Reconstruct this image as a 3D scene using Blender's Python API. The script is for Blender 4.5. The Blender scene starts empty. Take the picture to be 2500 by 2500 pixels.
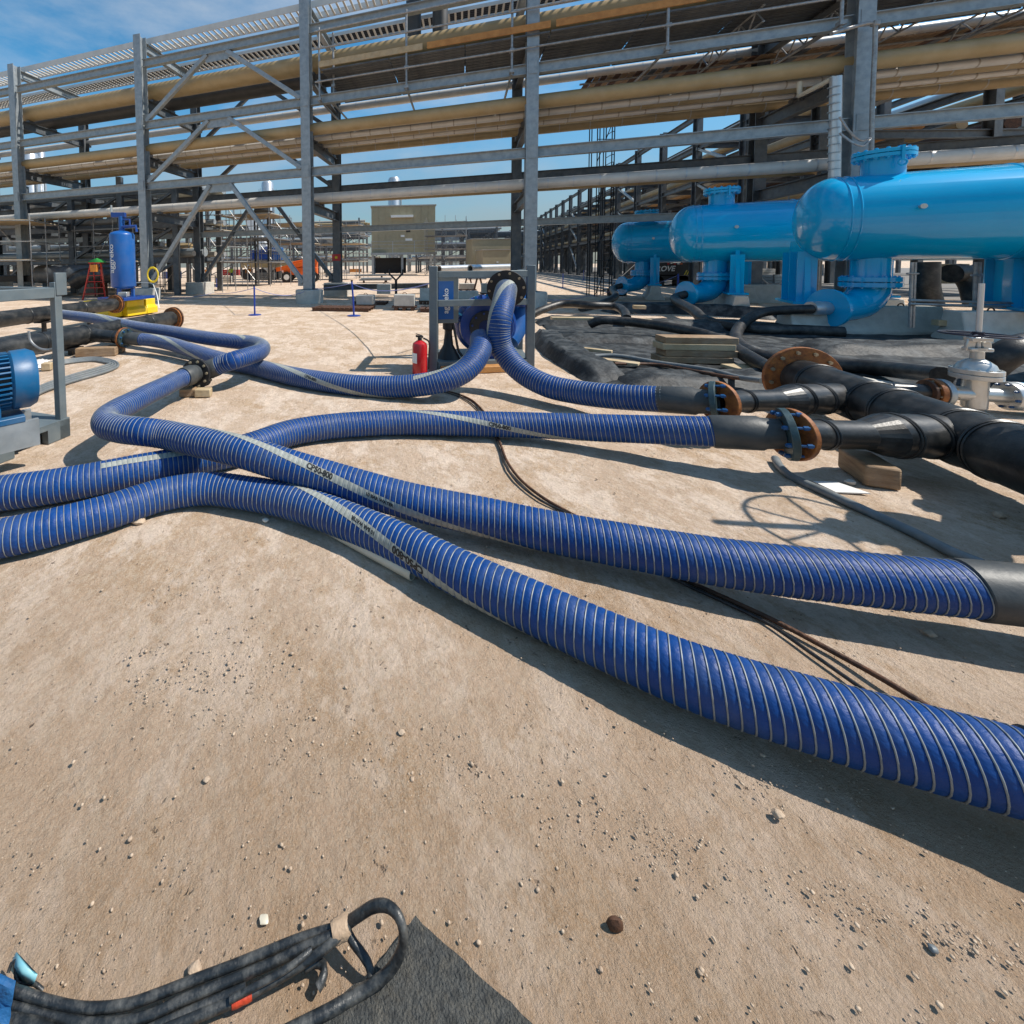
import bpy, math, random
import numpy as np
from mathutils import Vector, Matrix, noise
random.seed(7)
SC = bpy.context.scene
COL = SC.collection
PI = math.pi

# ------------------------------------------------------------------ camera
FPX, PX0, PY0, PITCH, ROLL, EYE = 1050.0, 850.0, 701.0, 0.05, 0.01, 1.65   # measured on the 2500 px photograph
_F = np.array([0, math.cos(PITCH), -math.sin(PITCH)])
_U0 = np.array([0, math.sin(PITCH), math.cos(PITCH)])
_R0 = np.array([1.0, 0, 0])
_R = _R0 * math.cos(ROLL) - _U0 * math.sin(ROLL)
_U = _U0 * math.cos(ROLL) + _R0 * math.sin(ROLL)
cam = bpy.data.cameras.new('camera')
cam.sensor_width = 36.0
cam.lens = 36.0 * FPX / 2500.0
cam.shift_x = (1250 - PX0) / 2500.0
cam.shift_y = -(1250 - PY0) / 2500.0
cam.clip_start, cam.clip_end = 0.05, 3000
camo = bpy.data.objects.new('camera', cam)
COL.objects.link(camo)
M = Matrix(((_R[0], _U[0], -_F[0], 0), (_R[1], _U[1], -_F[1], 0), (_R[2], _U[2], -_F[2], EYE), (0, 0, 0, 1)))
camo.matrix_world = M
SC.camera = camo

# ------------------------------------------------------------------ sky, sun, exposure
SUN = Vector((0.92, -0.13, 1.22)).normalized()          # towards the sun
W = bpy.data.worlds.new('World'); SC.world = W; W.use_nodes = True
nt = W.node_tree; nt.nodes.clear()
def wn(t, **k):
    n = nt.nodes.new(t)
    for a, b in k.items(): setattr(n, a, b)
    return n
sky = wn('ShaderNodeTexSky', sky_type='NISHITA', sun_disc=False, sun_elevation=math.asin(SUN.z),
         sun_rotation=math.atan2(SUN.x, SUN.y), air_density=1.0, dust_density=0.3, ozone_density=1.0)
hs = wn('ShaderNodeHueSaturation'); hs.inputs['Saturation'].default_value = 1.38; hs.inputs['Hue'].default_value = 0.487
hs.inputs['Value'].default_value = 2.0
tc = wn('ShaderNodeTexCoord')
sx = wn('ShaderNodeSeparateXYZ')
mp = wn('ShaderNodeMapping'); mp.inputs['Scale'].default_value = (1.0, 1.0, 2.6)
n1 = wn('ShaderNodeTexNoise'); n1.inputs['Scale'].default_value = 2.1; n1.inputs['Detail'].default_value = 9; n1.inputs['Roughness'].default_value = 0.6
cr = wn('ShaderNodeValToRGB'); cr.color_ramp.elements[0].position = 0.43; cr.color_ramp.elements[1].position = 0.8
cr.color_ramp.elements[1].color = (0.8, 0.8, 0.8, 1)
mx = wn('ShaderNodeMixRGB'); mx.inputs['Color2'].default_value = (8.6, 9.0, 9.4, 1)
hz = wn('ShaderNodeMapRange'); hz.inputs['From Min'].default_value = 0.0; hz.inputs['From Max'].default_value = 0.32; hz.inputs['To Min'].default_value = 0.85; hz.inputs['To Max'].default_value = 0.0
hm = wn('ShaderNodeMixRGB'); hm.inputs['Color2'].default_value = (1.7, 2.5, 3.0, 1)      # dusty air low over the desert
bg = wn('ShaderNodeBackground'); bg.inputs['Strength'].default_value = 0.07
out = wn('ShaderNodeOutputWorld')
L = nt.links.new
L(sky.outputs[0], hs.inputs['Color']); L(hs.outputs[0], mx.inputs['Color1'])
L(tc.outputs['Generated'], mp.inputs['Vector']); L(mp.outputs[0], n1.inputs['Vector']); L(n1.outputs['Fac'], cr.inputs[0])
L(tc.outputs['Generated'], sx.inputs[0]); L(sx.outputs['Z'], hz.inputs['Value']); L(hz.outputs[0], hm.inputs['Fac'])
L(cr.outputs[0], mx.inputs['Fac']); L(mx.outputs[0], hm.inputs['Color1']); L(hm.outputs[0], bg.inputs['Color']); L(bg.outputs[0], out.inputs['Surface'])
sl = bpy.data.lights.new('sun', 'SUN'); sl.energy = 5.0; sl.angle = math.radians(0.53); sl.color = (1.0, 0.94, 0.85)
so = bpy.data.objects.new('sun', sl); COL.objects.link(so)
so.rotation_euler = SUN.to_track_quat('Z', 'Y').to_euler()
so.location = SUN * 60
SC.view_settings.view_transform = 'Standard'; SC.view_settings.look = 'None'
SC.view_settings.exposure = 0.2; SC.view_settings.gamma = 1.0
try: SC.view_settings.use_curve_mapping = False
except Exception: pass
SC.cycles.max_bounces = 6; SC.cycles.diffuse_bounces = 3; SC.cycles.glossy_bounces = 3
try: SC.cycles.use_denoising = True
except Exception: pass

# ------------------------------------------------------------------ pixel -> place
def A(*v): return np.array(v, float)
def ray(px, py): return _F + (px - PX0) / FPX * _R - (py - PY0) / FPX * _U
def at(px, py, h=0.0):
    d = ray(px, py); return A(0, 0, EYE) + d * ((h - EYE) / d[2])
def atY(px, py, Y):
    d = ray(px, py); return A(0, 0, EYE) + d * (Y / d[1])
def nz(v):
    v = np.asarray(v, float); return v / (np.linalg.norm(v) + 1e-12)

# ------------------------------------------------------------------ materials
MATS = {}
def mat(name, c1, c2=None, scale=6.0, rough=0.5, metal=0.0, bump=0.0, bscale=None, rvar=0.0, coat=0.0, spec=0.5, dust=None, dustamt=0.0, detail=6, voro=False, stretch=None):
    if name in MATS: return MATS[name]
    m = bpy.data.materials.new(name); m.use_nodes = True; t = m.node_tree; t.nodes.clear()
    o = t.nodes.new('ShaderNodeOutputMaterial'); b = t.nodes.new('ShaderNodeBsdfPrincipled'); t.links.new(b.outputs[0], o.inputs[0])
    c2 = c2 or tuple(x * 0.75 for x in c1)
    tcn = t.nodes.new('ShaderNodeTexCoord'); vec = tcn.outputs['Object']
    if stretch:
        mpp = t.nodes.new('ShaderNodeMapping'); mpp.inputs['Scale'].default_value = stretch
        t.links.new(vec, mpp.inputs[0]); vec = mpp.outputs[0]
    if voro:
        n = t.nodes.new('ShaderNodeTexVoronoi'); n.inputs['Scale'].default_value = scale; fac = n.outputs['Color']
    else:
        n = t.nodes.new('ShaderNodeTexNoise'); n.inputs['Scale'].default_value = scale; n.inputs['Detail'].default_value = detail; n.inputs['Roughness'].default_value = 0.6; fac = n.outputs['Fac']
    t.links.new(vec, n.inputs['Vector'])
    r = t.nodes.new('ShaderNodeValToRGB'); r.color_ramp.elements[0].position = 0.33; r.color_ramp.elements[1].position = 0.67
    r.color_ramp.elements[0].color = (*c2, 1); r.color_ramp.elements[1].color = (*c1, 1)
    t.links.new(fac, r.inputs[0]); col = r.outputs[0]
    if dust:
        n2 = t.nodes.new('ShaderNodeTexNoise'); n2.inputs['Scale'].default_value = scale * 0.35 + 1.1; n2.inputs['Detail'].default_value = 8; n2.inputs['Roughness'].default_value = 0.68
        t.links.new(tcn.outputs['Object'], n2.inputs['Vector'])
        mr = t.nodes.new('ShaderNodeMapRange'); mr.inputs['From Min'].default_value = 0.45; mr.inputs['From Max'].default_value = 0.75; mr.inputs['To Max'].default_value = dustamt
        t.links.new(n2.outputs['Fac'], mr.inputs['Value'])
        mxx = t.nodes.new('ShaderNodeMixRGB'); mxx.inputs['Color2'].default_value = (*dust, 1)
        t.links.new(mr.outputs[0], mxx.inputs['Fac']); t.links.new(col, mxx.inputs['Color1']); col = mxx.outputs[0]
    t.links.new(col, b.inputs['Base Color'])
    b.inputs['Metallic'].default_value = metal; b.inputs['Roughness'].default_value = rough
    b.inputs['Specular IOR Level'].default_value = spec
    b.inputs['Coat Weight'].default_value = coat; b.inputs['Coat Roughness'].default_value = 0.06
    if rvar:
        m2 = t.nodes.new('ShaderNodeMapRange'); m2.inputs['To Min'].default_value = max(0.02, rough - rvar); m2.inputs['To Max'].default_value = min(1, rough + rvar)
        t.links.new(n.outputs[0] if voro else fac, m2.inputs['Value']); t.links.new(m2.outputs[0], b.inputs['Roughness'])
    if bump:
        n3 = t.nodes.new('ShaderNodeTexNoise'); n3.inputs['Scale'].default_value = bscale or scale * 4; n3.inputs['Detail'].default_value = 6
        t.links.new(vec, n3.inputs['Vector'])
        bp = t.nodes.new('ShaderNodeBump'); bp.inputs['Strength'].default_value = bump; bp.inputs['Distance'].default_value = 0.02
        t.links.new(n3.outputs['Fac'], bp.inputs['Height']); t.links.new(bp.outputs[0], b.inputs['Normal'])
    MATS[name] = m; return m

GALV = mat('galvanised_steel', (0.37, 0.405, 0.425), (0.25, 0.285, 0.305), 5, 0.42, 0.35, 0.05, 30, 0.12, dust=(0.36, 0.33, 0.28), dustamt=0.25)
GALVD = mat('shade_darkened_steel', (0.12, 0.135, 0.15), (0.075, 0.085, 0.095), 4, 0.5, 0.3, 0.05, 30, dust=(0.3, 0.27, 0.22), dustamt=0.3)  # galvanised steel darkened: shade of rear rows and undersides put into the colour
SCAF = mat('scaffold_tube_steel', (0.40, 0.41, 0.41), (0.24, 0.24, 0.24), 9, 0.4, 0.5, dust=(0.3, 0.2, 0.13), dustamt=0.3)
TAN = mat('tan_cladding', (0.40, 0.29, 0.145), (0.33, 0.235, 0.11), 1.5, 0.42, 0.0, dust=(0.48, 0.41, 0.3), dustamt=0.25)
PALE = mat('pale_cladding', (0.66, 0.64, 0.6), (0.56, 0.54, 0.5), 2, 0.4, 0.1)
TAN2 = mat('dull_cladding', (0.40, 0.36, 0.30), (0.34, 0.30, 0.25), 1.5, 0.45, 0.15, dust=(0.5, 0.48, 0.42), dustamt=0.3)
DARKP = mat('dark_grey_pipe', (0.06, 0.06, 0.06), (0.04, 0.04, 0.04), 2, 0.5)  # plain dark grey, used on the rear tier pipe and the risers
ALU = mat('aluminium_cladding', (0.62, 0.63, 0.63), (0.52, 0.53, 0.54), 3, 0.35, 0.7, 0.03, 14)
HDPE = mat('black_polyethylene', (0.016, 0.018, 0.02), (0.010, 0.012, 0.013), 9, 0.36, 0.0, 0.06, 60, 0.1, dust=(0.16, 0.15, 0.135), dustamt=0.42)
RUB = mat('black_rubber', (0.013, 0.014, 0.015), (0.008, 0.008, 0.009), 14, 0.45, 0.0, 0.15, 70, 0.1, dust=(0.15, 0.13, 0.11), dustamt=0.5)
CUFF = mat('dark_grey_rubber_cuff', (0.05, 0.055, 0.056), (0.035, 0.04, 0.042), 9, 0.5, 0.0, 0.08, 60, dust=(0.2, 0.18, 0.15), dustamt=0.25)
HOSEB = mat('blue_hose_fabric', (0.002, 0.052, 0.225), (0.0015, 0.036, 0.165), 11, 0.5, 0.0, 0.22, 55, 0.08, spec=0.3, dust=(0.13, 0.16, 0.20), dustamt=0.25)
WIRE = mat('hose_spiral_wire', (0.29, 0.32, 0.335), (0.18, 0.205, 0.22), 24, 0.45, 0.2, dust=(0.34, 0.31, 0.25), dustamt=0.5)
STRIPE = mat('white_hose_print', (0.36, 0.37, 0.33), (0.24, 0.26, 0.235), 22, 0.6, 0.0, 0.1, 60, dust=(0.26, 0.25, 0.21), dustamt=0.6)
INK = mat('black_ink', (0.012, 0.012, 0.012), None, 20, 0.6)
WHITE = mat('white_paint', (0.78, 0.78, 0.76), (0.68, 0.68, 0.66), 6, 0.5)
TANKB = mat('azure_gloss_paint', (0.0, 0.40, 0.72), (0.0, 0.35, 0.66), 1.2, 0.2, 0.0, 0.02, 4, coat=0.6, spec=0.25, dust=(0.2, 0.32, 0.40), dustamt=0.05)
NAVY = mat('deep_blue_paint', (0.004, 0.05, 0.27), (0.003, 0.035, 0.2), 3, 0.3, 0.0, 0.04, 20, coat=0.35, dust=(0.25, 0.25, 0.25), dustamt=0.18)
VTANK = mat('vessel_blue_paint', (0.004, 0.105, 0.37), (0.004, 0.085, 0.32), 2, 0.4, 0.0, coat=0.15, dust=(0.3, 0.3, 0.28), dustamt=0.15)
RUST = mat('rusty_orange_flange', (0.36, 0.13, 0.03), (0.15, 0.05, 0.018), 16, 0.65, 0.1, 0.25, 60)
RUSTD = mat('dark_rust', (0.13, 0.055, 0.025), (0.04, 0.02, 0.012), 18, 0.7, 0.1, 0.3, 60)
FLG = mat('painted_steel_flange', (0.05, 0.09, 0.10), (0.03, 0.05, 0.055), 12, 0.4, 0.3, 0.1, 40)
BOLTB = mat('blue_coated_bolt', (0.012, 0.09, 0.24), None, 20, 0.35)
BOLTG = mat('zinc_bolt', (0.45, 0.38, 0.26), (0.3, 0.25, 0.18), 20, 0.4, 0.6)
WOOD = mat('sawn_timber', (0.36, 0.235, 0.13), (0.2, 0.12, 0.065), 5, 0.75, 0.0, 0.4, 24, stretch=(1, 1, 5), dust=(0.4, 0.34, 0.26), dustamt=0.5)
PLANK = mat('pale_plank', (0.52, 0.40, 0.24), (0.38, 0.28, 0.16), 4, 0.75, 0.0, 0.3, 20, dust=(0.45, 0.4, 0.3), dustamt=0.5)
OWOOD = mat('orange_scaffold_plank', (0.50, 0.24, 0.07), (0.36, 0.16, 0.045), 4, 0.7, 0.0, 0.2, 20)
CONC = mat('concrete', (0.54, 0.52, 0.47), (0.42, 0.40, 0.36), 5, 0.85, 0.0, 0.3, 40, dust=(0.46, 0.4, 0.31), dustamt=0.4)
TARP = mat('black_liner', (0.018, 0.022, 0.025), (0.010, 0.012, 0.014), 7, 0.62, 0.0, 0.5, 16, 0.1, spec=0.35, dust=(0.2, 0.21, 0.21), dustamt=0.55)
RED = mat('red_enamel', (0.50, 0.008, 0.012), (0.42, 0.006, 0.01), 6, 0.28, 0.0, coat=0.4)
ORANGE = mat('orange_machine_paint', (0.75, 0.13, 0.01), (0.6, 0.1, 0.01), 4, 0.4)
YEL = mat('yellow_plastic', (0.75, 0.56, 0.01), (0.66, 0.48, 0.01), 4, 0.42, dust=(0.5, 0.42, 0.25), dustamt=0.3)
BEIGE = mat('beige_wall_panel', (0.36, 0.31, 0.20), (0.32, 0.27, 0.17), 2, 0.6)
BLACK = mat('black_paint', (0.012, 0.012, 0.014), None, 8, 0.5)  # plain even black shared by tyres, cables, flanges and posts
SILVER = mat('silver_painted_valve', (0.60, 0.60, 0.58), (0.5, 0.5, 0.48), 10, 0.3, 0.6, 0.06, 30, dust=(0.5, 0.44, 0.34), dustamt=0.35)
ROPEB = mat('blue_rope_fibre', (0.09, 0.14, 0.45), (0.3, 0.32, 0.5), 60, 0.8)
POSTB = mat('blue_post_paint', (0.012, 0.05, 0.33), None, 8, 0.4)
CABLE = mat('scuffed_cable_sheath', (0.018, 0.022, 0.025), (0.010, 0.012, 0.014), 70, 0.4, 0.0, 0.15, 120, 0.1, dust=(0.3, 0.29, 0.26), dustamt=0.4)
MAT_ = mat('worn_black_mat', (0.085, 0.086, 0.08), (0.035, 0.036, 0.034), 60, 0.9, 0.0, 0.9, 170, dust=(0.22, 0.19, 0.14), dustamt=0.45)
FRAMEG = mat('grey_blue_frame_paint', (0.15, 0.185, 0.20), (0.11, 0.14, 0.155), 5, 0.45, 0.1, 0.05, 30, dust=(0.3, 0.27, 0.22), dustamt=0.3)
MOTORB = mat('teal_blue_motor_paint', (0.004, 0.11, 0.26), (0.003, 0.08, 0.2), 4, 0.42, 0.0, 0.05, 30, dust=(0.25, 0.23, 0.2), dustamt=0.3)
WHEELB = mat('dark_handwheel', (0.008, 0.010, 0.03), None, 9, 0.4)
BRTAPE = mat('tan_tape', (0.45, 0.32, 0.21), (0.38, 0.26, 0.17), 30, 0.6, 0.0, 0.3, 60)
RTAPE = mat('red_tape', (0.55, 0.06, 0.02), (0.42, 0.04, 0.015), 30, 0.5, 0.0, 0.3, 60)
CYAN = mat('blue_plastic_sheet', (0.16, 0.50, 0.62), (0.35, 0.58, 0.62), 14, 0.4)
BSTRAP = mat('blue_webbing', (0.008, 0.10, 0.27), None, 30, 0.7, 0.0, 0.3, 80)
GCAB = mat('grey_cable_sheath', (0.17, 0.19, 0.20), (0.12, 0.135, 0.14), 20, 0.5, dust=(0.3, 0.27, 0.22), dustamt=0.4)
STONE = mat('limestone_pebble', (0.56, 0.44, 0.32), (0.36, 0.26, 0.18), 22, 0.9, 0.0, 0.4, 90)
STONEW = mat('white_pebble', (0.7, 0.66, 0.58), None, 22, 0.85)
ASPH = mat('grey_road_gravel', (0.22, 0.20, 0.18), (0.15, 0.14, 0.13), 0.8, 0.9, 0.0, 0.4, 30)
GREENC = mat('green_bag', (0.03, 0.3, 0.05), None, 8, 0.6)
SKIN = mat('skin', (0.3, 0.17, 0.1), None, 8, 0.6)
HIVIS = mat('hi_vis_yellow', (0.55, 0.7, 0.03), None, 8, 0.7)
HIVISO = mat('hi_vis_orange', (0.75, 0.28, 0.04), None, 8, 0.7)
NAVYC = mat('navy_workwear', (0.02, 0.035, 0.07), None, 8, 0.8)
GREYPL = mat('grey_crane_boom', (0.5, 0.5, 0.49), (0.4, 0.4, 0.4), 2, 0.5)
PVC = mat('cream_pvc', (0.6, 0.55, 0.44), (0.52, 0.47, 0.36), 8, 0.45)

def ground_material():
    m = bpy.data.materials.new('packed_sand'); m.use_nodes = True; t = m.node_tree; t.nodes.clear()
    def N(ty, **k):
        n = t.nodes.new(ty)
        for a, v in k.items():
            if a in n.inputs: n.inputs[a].default_value = v
        return n
    lk = t.links.new
    o = N('ShaderNodeOutputMaterial'); b = N('ShaderNodeBsdfPrincipled'); lk(b.outputs[0], o.inputs[0])
    g = N('ShaderNodeNewGeometry'); P = g.outputs['Position']
    def noi(s, d=6, r=0.6, v=P):
        n = N('ShaderNodeTexNoise', Scale=s, Detail=d, Roughness=r); lk(v, n.inputs['Vector']); return n.outputs['Fac']
    def ramp(f, a, b_, ca, cb):
        n = N('ShaderNodeValToRGB'); n.color_ramp.elements[0].position = a; n.color_ramp.elements[1].position = b_
        n.color_ramp.elements[0].color = (*ca, 1); n.color_ramp.elements[1].color = (*cb, 1); lk(f, n.inputs[0]); return n.outputs[0]
    def mix(f, a, b_, mode='MIX'):
        n = N('ShaderNodeMixRGB'); n.blend_type = mode
        if isinstance(f, float): n.inputs['Fac'].default_value = f
        else: lk(f, n.inputs['Fac'])
        for s, i in ((a, 'Color1'), (b_, 'Color2')):
            if isinstance(s, tuple): n.inputs[i].default_value = (*s, 1)
            else: lk(s, n.inputs[i])
        return n.outputs[0]
    def mr(f, a, b_, c=0.0, d=1.0):
        n = N('ShaderNodeMapRange'); n.inputs['From Min'].default_value = a; n.inputs['From Max'].default_value = b_
        n.inputs['To Min'].default_value = c; n.inputs['To Max'].default_value = d; lk(f, n.inputs['Value']); return n.outputs[0]
    mpn = N('ShaderNodeMapping'); mpn.inputs['Rotation'].default_value = (0, 0, 0.5); mpn.inputs['Scale'].default_value = (1.0, 0.72, 1.0); lk(P, mpn.inputs[0]); PS = mpn.outputs[0]
    base = ramp(noi(0.55, 8, 0.65), 0.38, 0.62, (0.50, 0.36, 0.255), (0.61, 0.46, 0.345))
    brown = mr(noi(1.1, 9, 0.74), 0.49, 0.58, 0, 0.8)
    c = mix(brown, base, (0.41, 0.265, 0.15))
    c = mix(mr(noi(2.1, 10, 0.78, PS), 0.485, 0.555, 0, 0.85), c, (0.74, 0.60, 0.485))
    c = mix(mr(noi(11, 8, 0.78, PS), 0.5, 0.62, 0, 0.45), c, (0.36, 0.24, 0.145))
    c = mix(mr(noi(24, 7, 0.8, PS), 0.49, 0.6, 0, 0.5), c, (0.68, 0.56, 0.43))
    c = mix(mr(noi(70, 5, 0.8), 0.5, 0.6, 0, 0.45), c, (0.33, 0.225, 0.145))
    c = mix(mr(noi(140, 3, 0.8), 0.5, 0.6, 0, 0.5), c, (0.72, 0.60, 0.47))
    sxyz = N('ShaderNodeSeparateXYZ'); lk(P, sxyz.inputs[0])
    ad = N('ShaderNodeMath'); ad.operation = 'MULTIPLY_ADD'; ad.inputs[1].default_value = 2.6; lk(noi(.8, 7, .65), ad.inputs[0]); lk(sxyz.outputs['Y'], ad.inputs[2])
    c = mix(mr(ad.outputs[0], 4.0, 2.0, 0, 0.62), c, (0.31, 0.20, 0.115))      # browner soil toward the camera; vignette darkening also put into this colour
    # dark specks: shade in small crust cavities, put into the colour
    wv = N('ShaderNodeTexNoise', Scale=30.0, Detail=3.0); lk(P, wv.inputs['Vector'])
    va = N('ShaderNodeMixRGB'); va.inputs['Fac'].default_value = 0.06; lk(PS, va.inputs['Color1']); lk(wv.outputs['Color'], va.inputs['Color2'])
    vo = N('ShaderNodeTexVoronoi', Scale=26.0); lk(va.outputs[0], vo.inputs['Vector'])
    sp = mr(vo.outputs['Distance'], 0.06, 0.2, 1, 0)
    pick = mr(noi(7, 5, 0.75), 0.5, 0.6)
    mm = N('ShaderNodeMath'); mm.operation = 'MULTIPLY'; lk(sp, mm.inputs[0]); lk(pick, mm.inputs[1])
    c = mix(mr(mm.outputs[0], 0, 1, 0, 0.85), c, (0.10, 0.07, 0.05))
    lk(c, b.inputs['Base Color']); b.inputs['Roughness'].default_value = 0.95; b.inputs['Specular IOR Level'].default_value = 0.15
    h1 = noi(7, 8, 0.65); h2 = noi(38, 8, 0.75); h3 = noi(170, 4, 0.7)
    s1 = N('ShaderNodeMath'); s1.operation = 'MULTIPLY_ADD'; s1.inputs[1].default_value = 0.5; lk(h2, s1.inputs[0]); lk(h1, s1.inputs[2])
    s2 = N('ShaderNodeMath'); s2.operation = 'MULTIPLY_ADD'; s2.inputs[1].default_value = 0.28; lk(h3, s2.inputs[0]); lk(s1.outputs[0], s2.inputs[2])
    s3 = N('ShaderNodeMath'); s3.operation = 'MULTIPLY_ADD'; s3.inputs[1].default_value = -0.35; lk(mm.outputs[0], s3.inputs[0]); lk(s2.outputs[0], s3.inputs[2])
    bp = N('ShaderNodeBump', Strength=0.85, Distance=0.04); lk(s3.outputs[0], bp.inputs['Height']); lk(bp.outputs[0], b.inputs['Normal'])
    return m
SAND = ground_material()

# ------------------------------------------------------------------ mesh builder
class MB:
    def __init__(s): s.v = []; s.f = []; s.n = 0
    def add(s, V, F):
        V = np.asarray(V, float).reshape(-1, 3); k = s.n
        s.v.append(V); s.f.extend([tuple(i + k for i in q) for q in F]); s.n += len(V); return s
    def box(s, c, size, ex=(1, 0, 0), ey=(0, 1, 0), ez=(0, 0, 1)):
        c = A(*c); ex, ey, ez = nz(ex) * size[0] / 2, nz(ey) * size[1] / 2, nz(ez) * size[2] / 2
        V = [c + a * ex + b * ey + d * ez for d in (-1, 1) for b in (-1, 1) for a in (-1, 1)]
        return s.add(V, [(0, 2, 3, 1), (4, 5, 7, 6), (0, 1, 5, 4), (2, 6, 7, 3), (0, 4, 6, 2), (1, 3, 7, 5)])
    def _fr(s, p0, p1, up):
        d = nz(A(*p1) - A(*p0)); up = A(*up)
        if abs(np.dot(d, nz(up))) > 0.98: up = A(0, 1, 0)
        x = nz(np.cross(d, up)); return d, x, np.cross(x, d)
    def beam(s, p0, p1, w, h, up=(0, 0, 1)):
        d, x, y = s._fr(p0, p1, up); p0, p1 = A(*p0), A(*p1)
        return s.box((p0 + p1) / 2, (w, np.linalg.norm(p1 - p0), h), x, d, y)
    def prism(s, prof, p0, p1, up=(0, 0, 1)):          # profile of (side, up) points swept p0 -> p1
        d, x, y = s._fr(p0, p1, up); n = len(prof)
        V = [A(*p) + x * a + y * b for p in (p0, p1) for a, b in prof]
        F = [(i, (i + 1) % n, n + (i + 1) % n, n + i) for i in range(n)] + [tuple(range(n))[::-1], tuple(range(n, 2 * n))]
        return s.add(V, F)
    def ibeam(s, p0, p1, w, h, up=(0, 0, 1), tf=0.035, tw=0.025):
        a, b, c = w / 2, h / 2, tw / 2
        d, x, y = s._fr(p0, p1, up); p0, p1 = A(*p0), A(*p1); l = np.linalg.norm(p1 - p0); m = (p0 + p1) / 2
        s.box(m + y * (b - tf / 2), (w, l, tf), x, d, y); s.box(m - y * (b - tf / 2), (w, l, tf), x, d, y)
        return s.box(m, (tw, l, h - 2 * tf), x, d, y)
    def tube(s, pts, r, n=10, cap=True):
        P = np.array([A(*p) for p in pts]); k = len(P); r = np.broadcast_to(np.asarray(r, float), (k,))
        T = np.gradient(P, axis=0); T /= np.linalg.norm(T, axis=1)[:, None] + 1e-12
        u = A(0, 0, 1) if abs(T[0][2]) < 0.9 else A(1, 0, 0)
        a = np.linspace(0, 2 * PI, n, endpoint=False); V = []
        for i in range(k):
            u = nz(u - T[i] * np.dot(u, T[i])); w = np.cross(T[i], u)
            V.append(P[i] + r[i] * (np.cos(a)[:, None] * u + np.sin(a)[:, None] * w))
        F = [(i * n + j, i * n + (j + 1) % n, (i + 1) * n + (j + 1) % n, (i + 1) * n + j) for i in range(k - 1) for j in range(n)]
        if cap: F += [tuple(range(n))[::-1], tuple(range((k - 1) * n, k * n))]
        return s.add(np.concatenate(V), F)
    def lathe(s, p, axis, prof, n=24, caps=True):      # prof of (along, radius)
        p, d = A(*p), nz(axis); u = A(0, 0, 1) if abs(d[2]) < 0.9 else A(1, 0, 0)
        u = nz(u - d * np.dot(u, d)); w = np.cross(d, u); a = np.linspace(0, 2 * PI, n, endpoint=False)
        ring = np.cos(a)[:, None] * u + np.sin(a)[:, None] * w
        V = np.concatenate([p + d * z + ring * r for z, r in prof]); k = len(prof)
        F = [(i * n + j, i * n + (j + 1) % n, (i + 1) * n + (j + 1) % n, (i + 1) * n + j) for i in range(k - 1) for j in range(n)]
        if caps: F += [tuple(range(n))[::-1], tuple(range((k - 1) * n, k * n))]
        return s.add(V, F)
    def torus(s, c, axis, R, r, n=32, m=8, ry=None):
        c, d = A(*c), nz(axis); u = A(0, 0, 1) if abs(d[2]) < 0.9 else A(1, 0, 0)
        u = nz(u - d * np.dot(u, d)); w = np.cross(d, u); V = []
        for i in range(n):
            a = 2 * PI * i / n; e = math.cos(a) * u + math.sin(a) * w
            for j in range(m):
                b = 2 * PI * j / m; V.append(c + e * (R + r * math.cos(b)) + d * (ry or r) * math.sin(b))
        F = [(i * m + j, ((i + 1) % n) * m + j, ((i + 1) % n) * m + (j + 1) % m, i * m + (j + 1) % m) for i in range(n) for j in range(m)]
        return s.add(V, F)
    def build(s, name, m, parent=None, bevel=0.0, angle=35):
        V = np.concatenate(s.v); loc = A(0, 0, 0)
        root = parent
        while root is not None and root.parent is not None: root = root.parent
        if root is not None: loc = A(*root['_loc'])
        me = bpy.data.meshes.new(name); me.from_pydata((V - loc).tolist(), [], s.f); me.update()
        me.polygons.foreach_set('use_smooth', [True] * len(me.polygons))
        try: me.set_sharp_from_angle(angle=math.radians(angle))
        except Exception: pass
        me.materials.append(m)
        o = bpy.data.objects.new(name, me); COL.objects.link(o)
        if parent is not None: o.parent = parent
        else: o['_loc'] = (0.0, 0.0, 0.0)
        if bevel:
            bm = o.modifiers.new('bevel', 'BEVEL'); bm.width = bevel; bm.segments = 2; bm.limit_method = 'ANGLE'
        return o

def thing(name, label, cat, loc, group=None):
    o = bpy.data.objects.new(name, None); COL.objects.link(o); loc = [float(x) for x in loc]
    if len(loc) == 2: loc.append(0.0)
    o.location = loc; o['_loc'] = loc; o['label'] = label; o['category'] = cat; o.empty_display_size = 0.1
    if group: o['group'] = group
    return o
def tag(o, label, cat, group=None):
    o['label'] = label; o['category'] = cat
    if group: o['group'] = group
    return o
def struct(o, kind='structure'): o['kind'] = kind; return o
def share(o, parent, off=(0, 0, 0), rot=None):
    c = o.copy(); COL.objects.link(c); c.parent = parent; c.location = Vector(o.location) + Vector(off)
    if rot is not None: c.rotation_euler = rot
    return c
def copy_tree(o, parent=None):
    c = o.copy(); COL.objects.link(c)
    if parent is not None: c.parent = parent
    for ch in list(o.children): copy_tree(ch, c)
    return c
def recenter(o, c):          # move a mesh's origin to world point c without moving the mesh
    root = o
    while root.parent is not None: root = root.parent
    l = Vector(A(*c) - A(*root['_loc'])); o.data.transform(Matrix.Translation(-l)); o.location = l; return o

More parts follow.
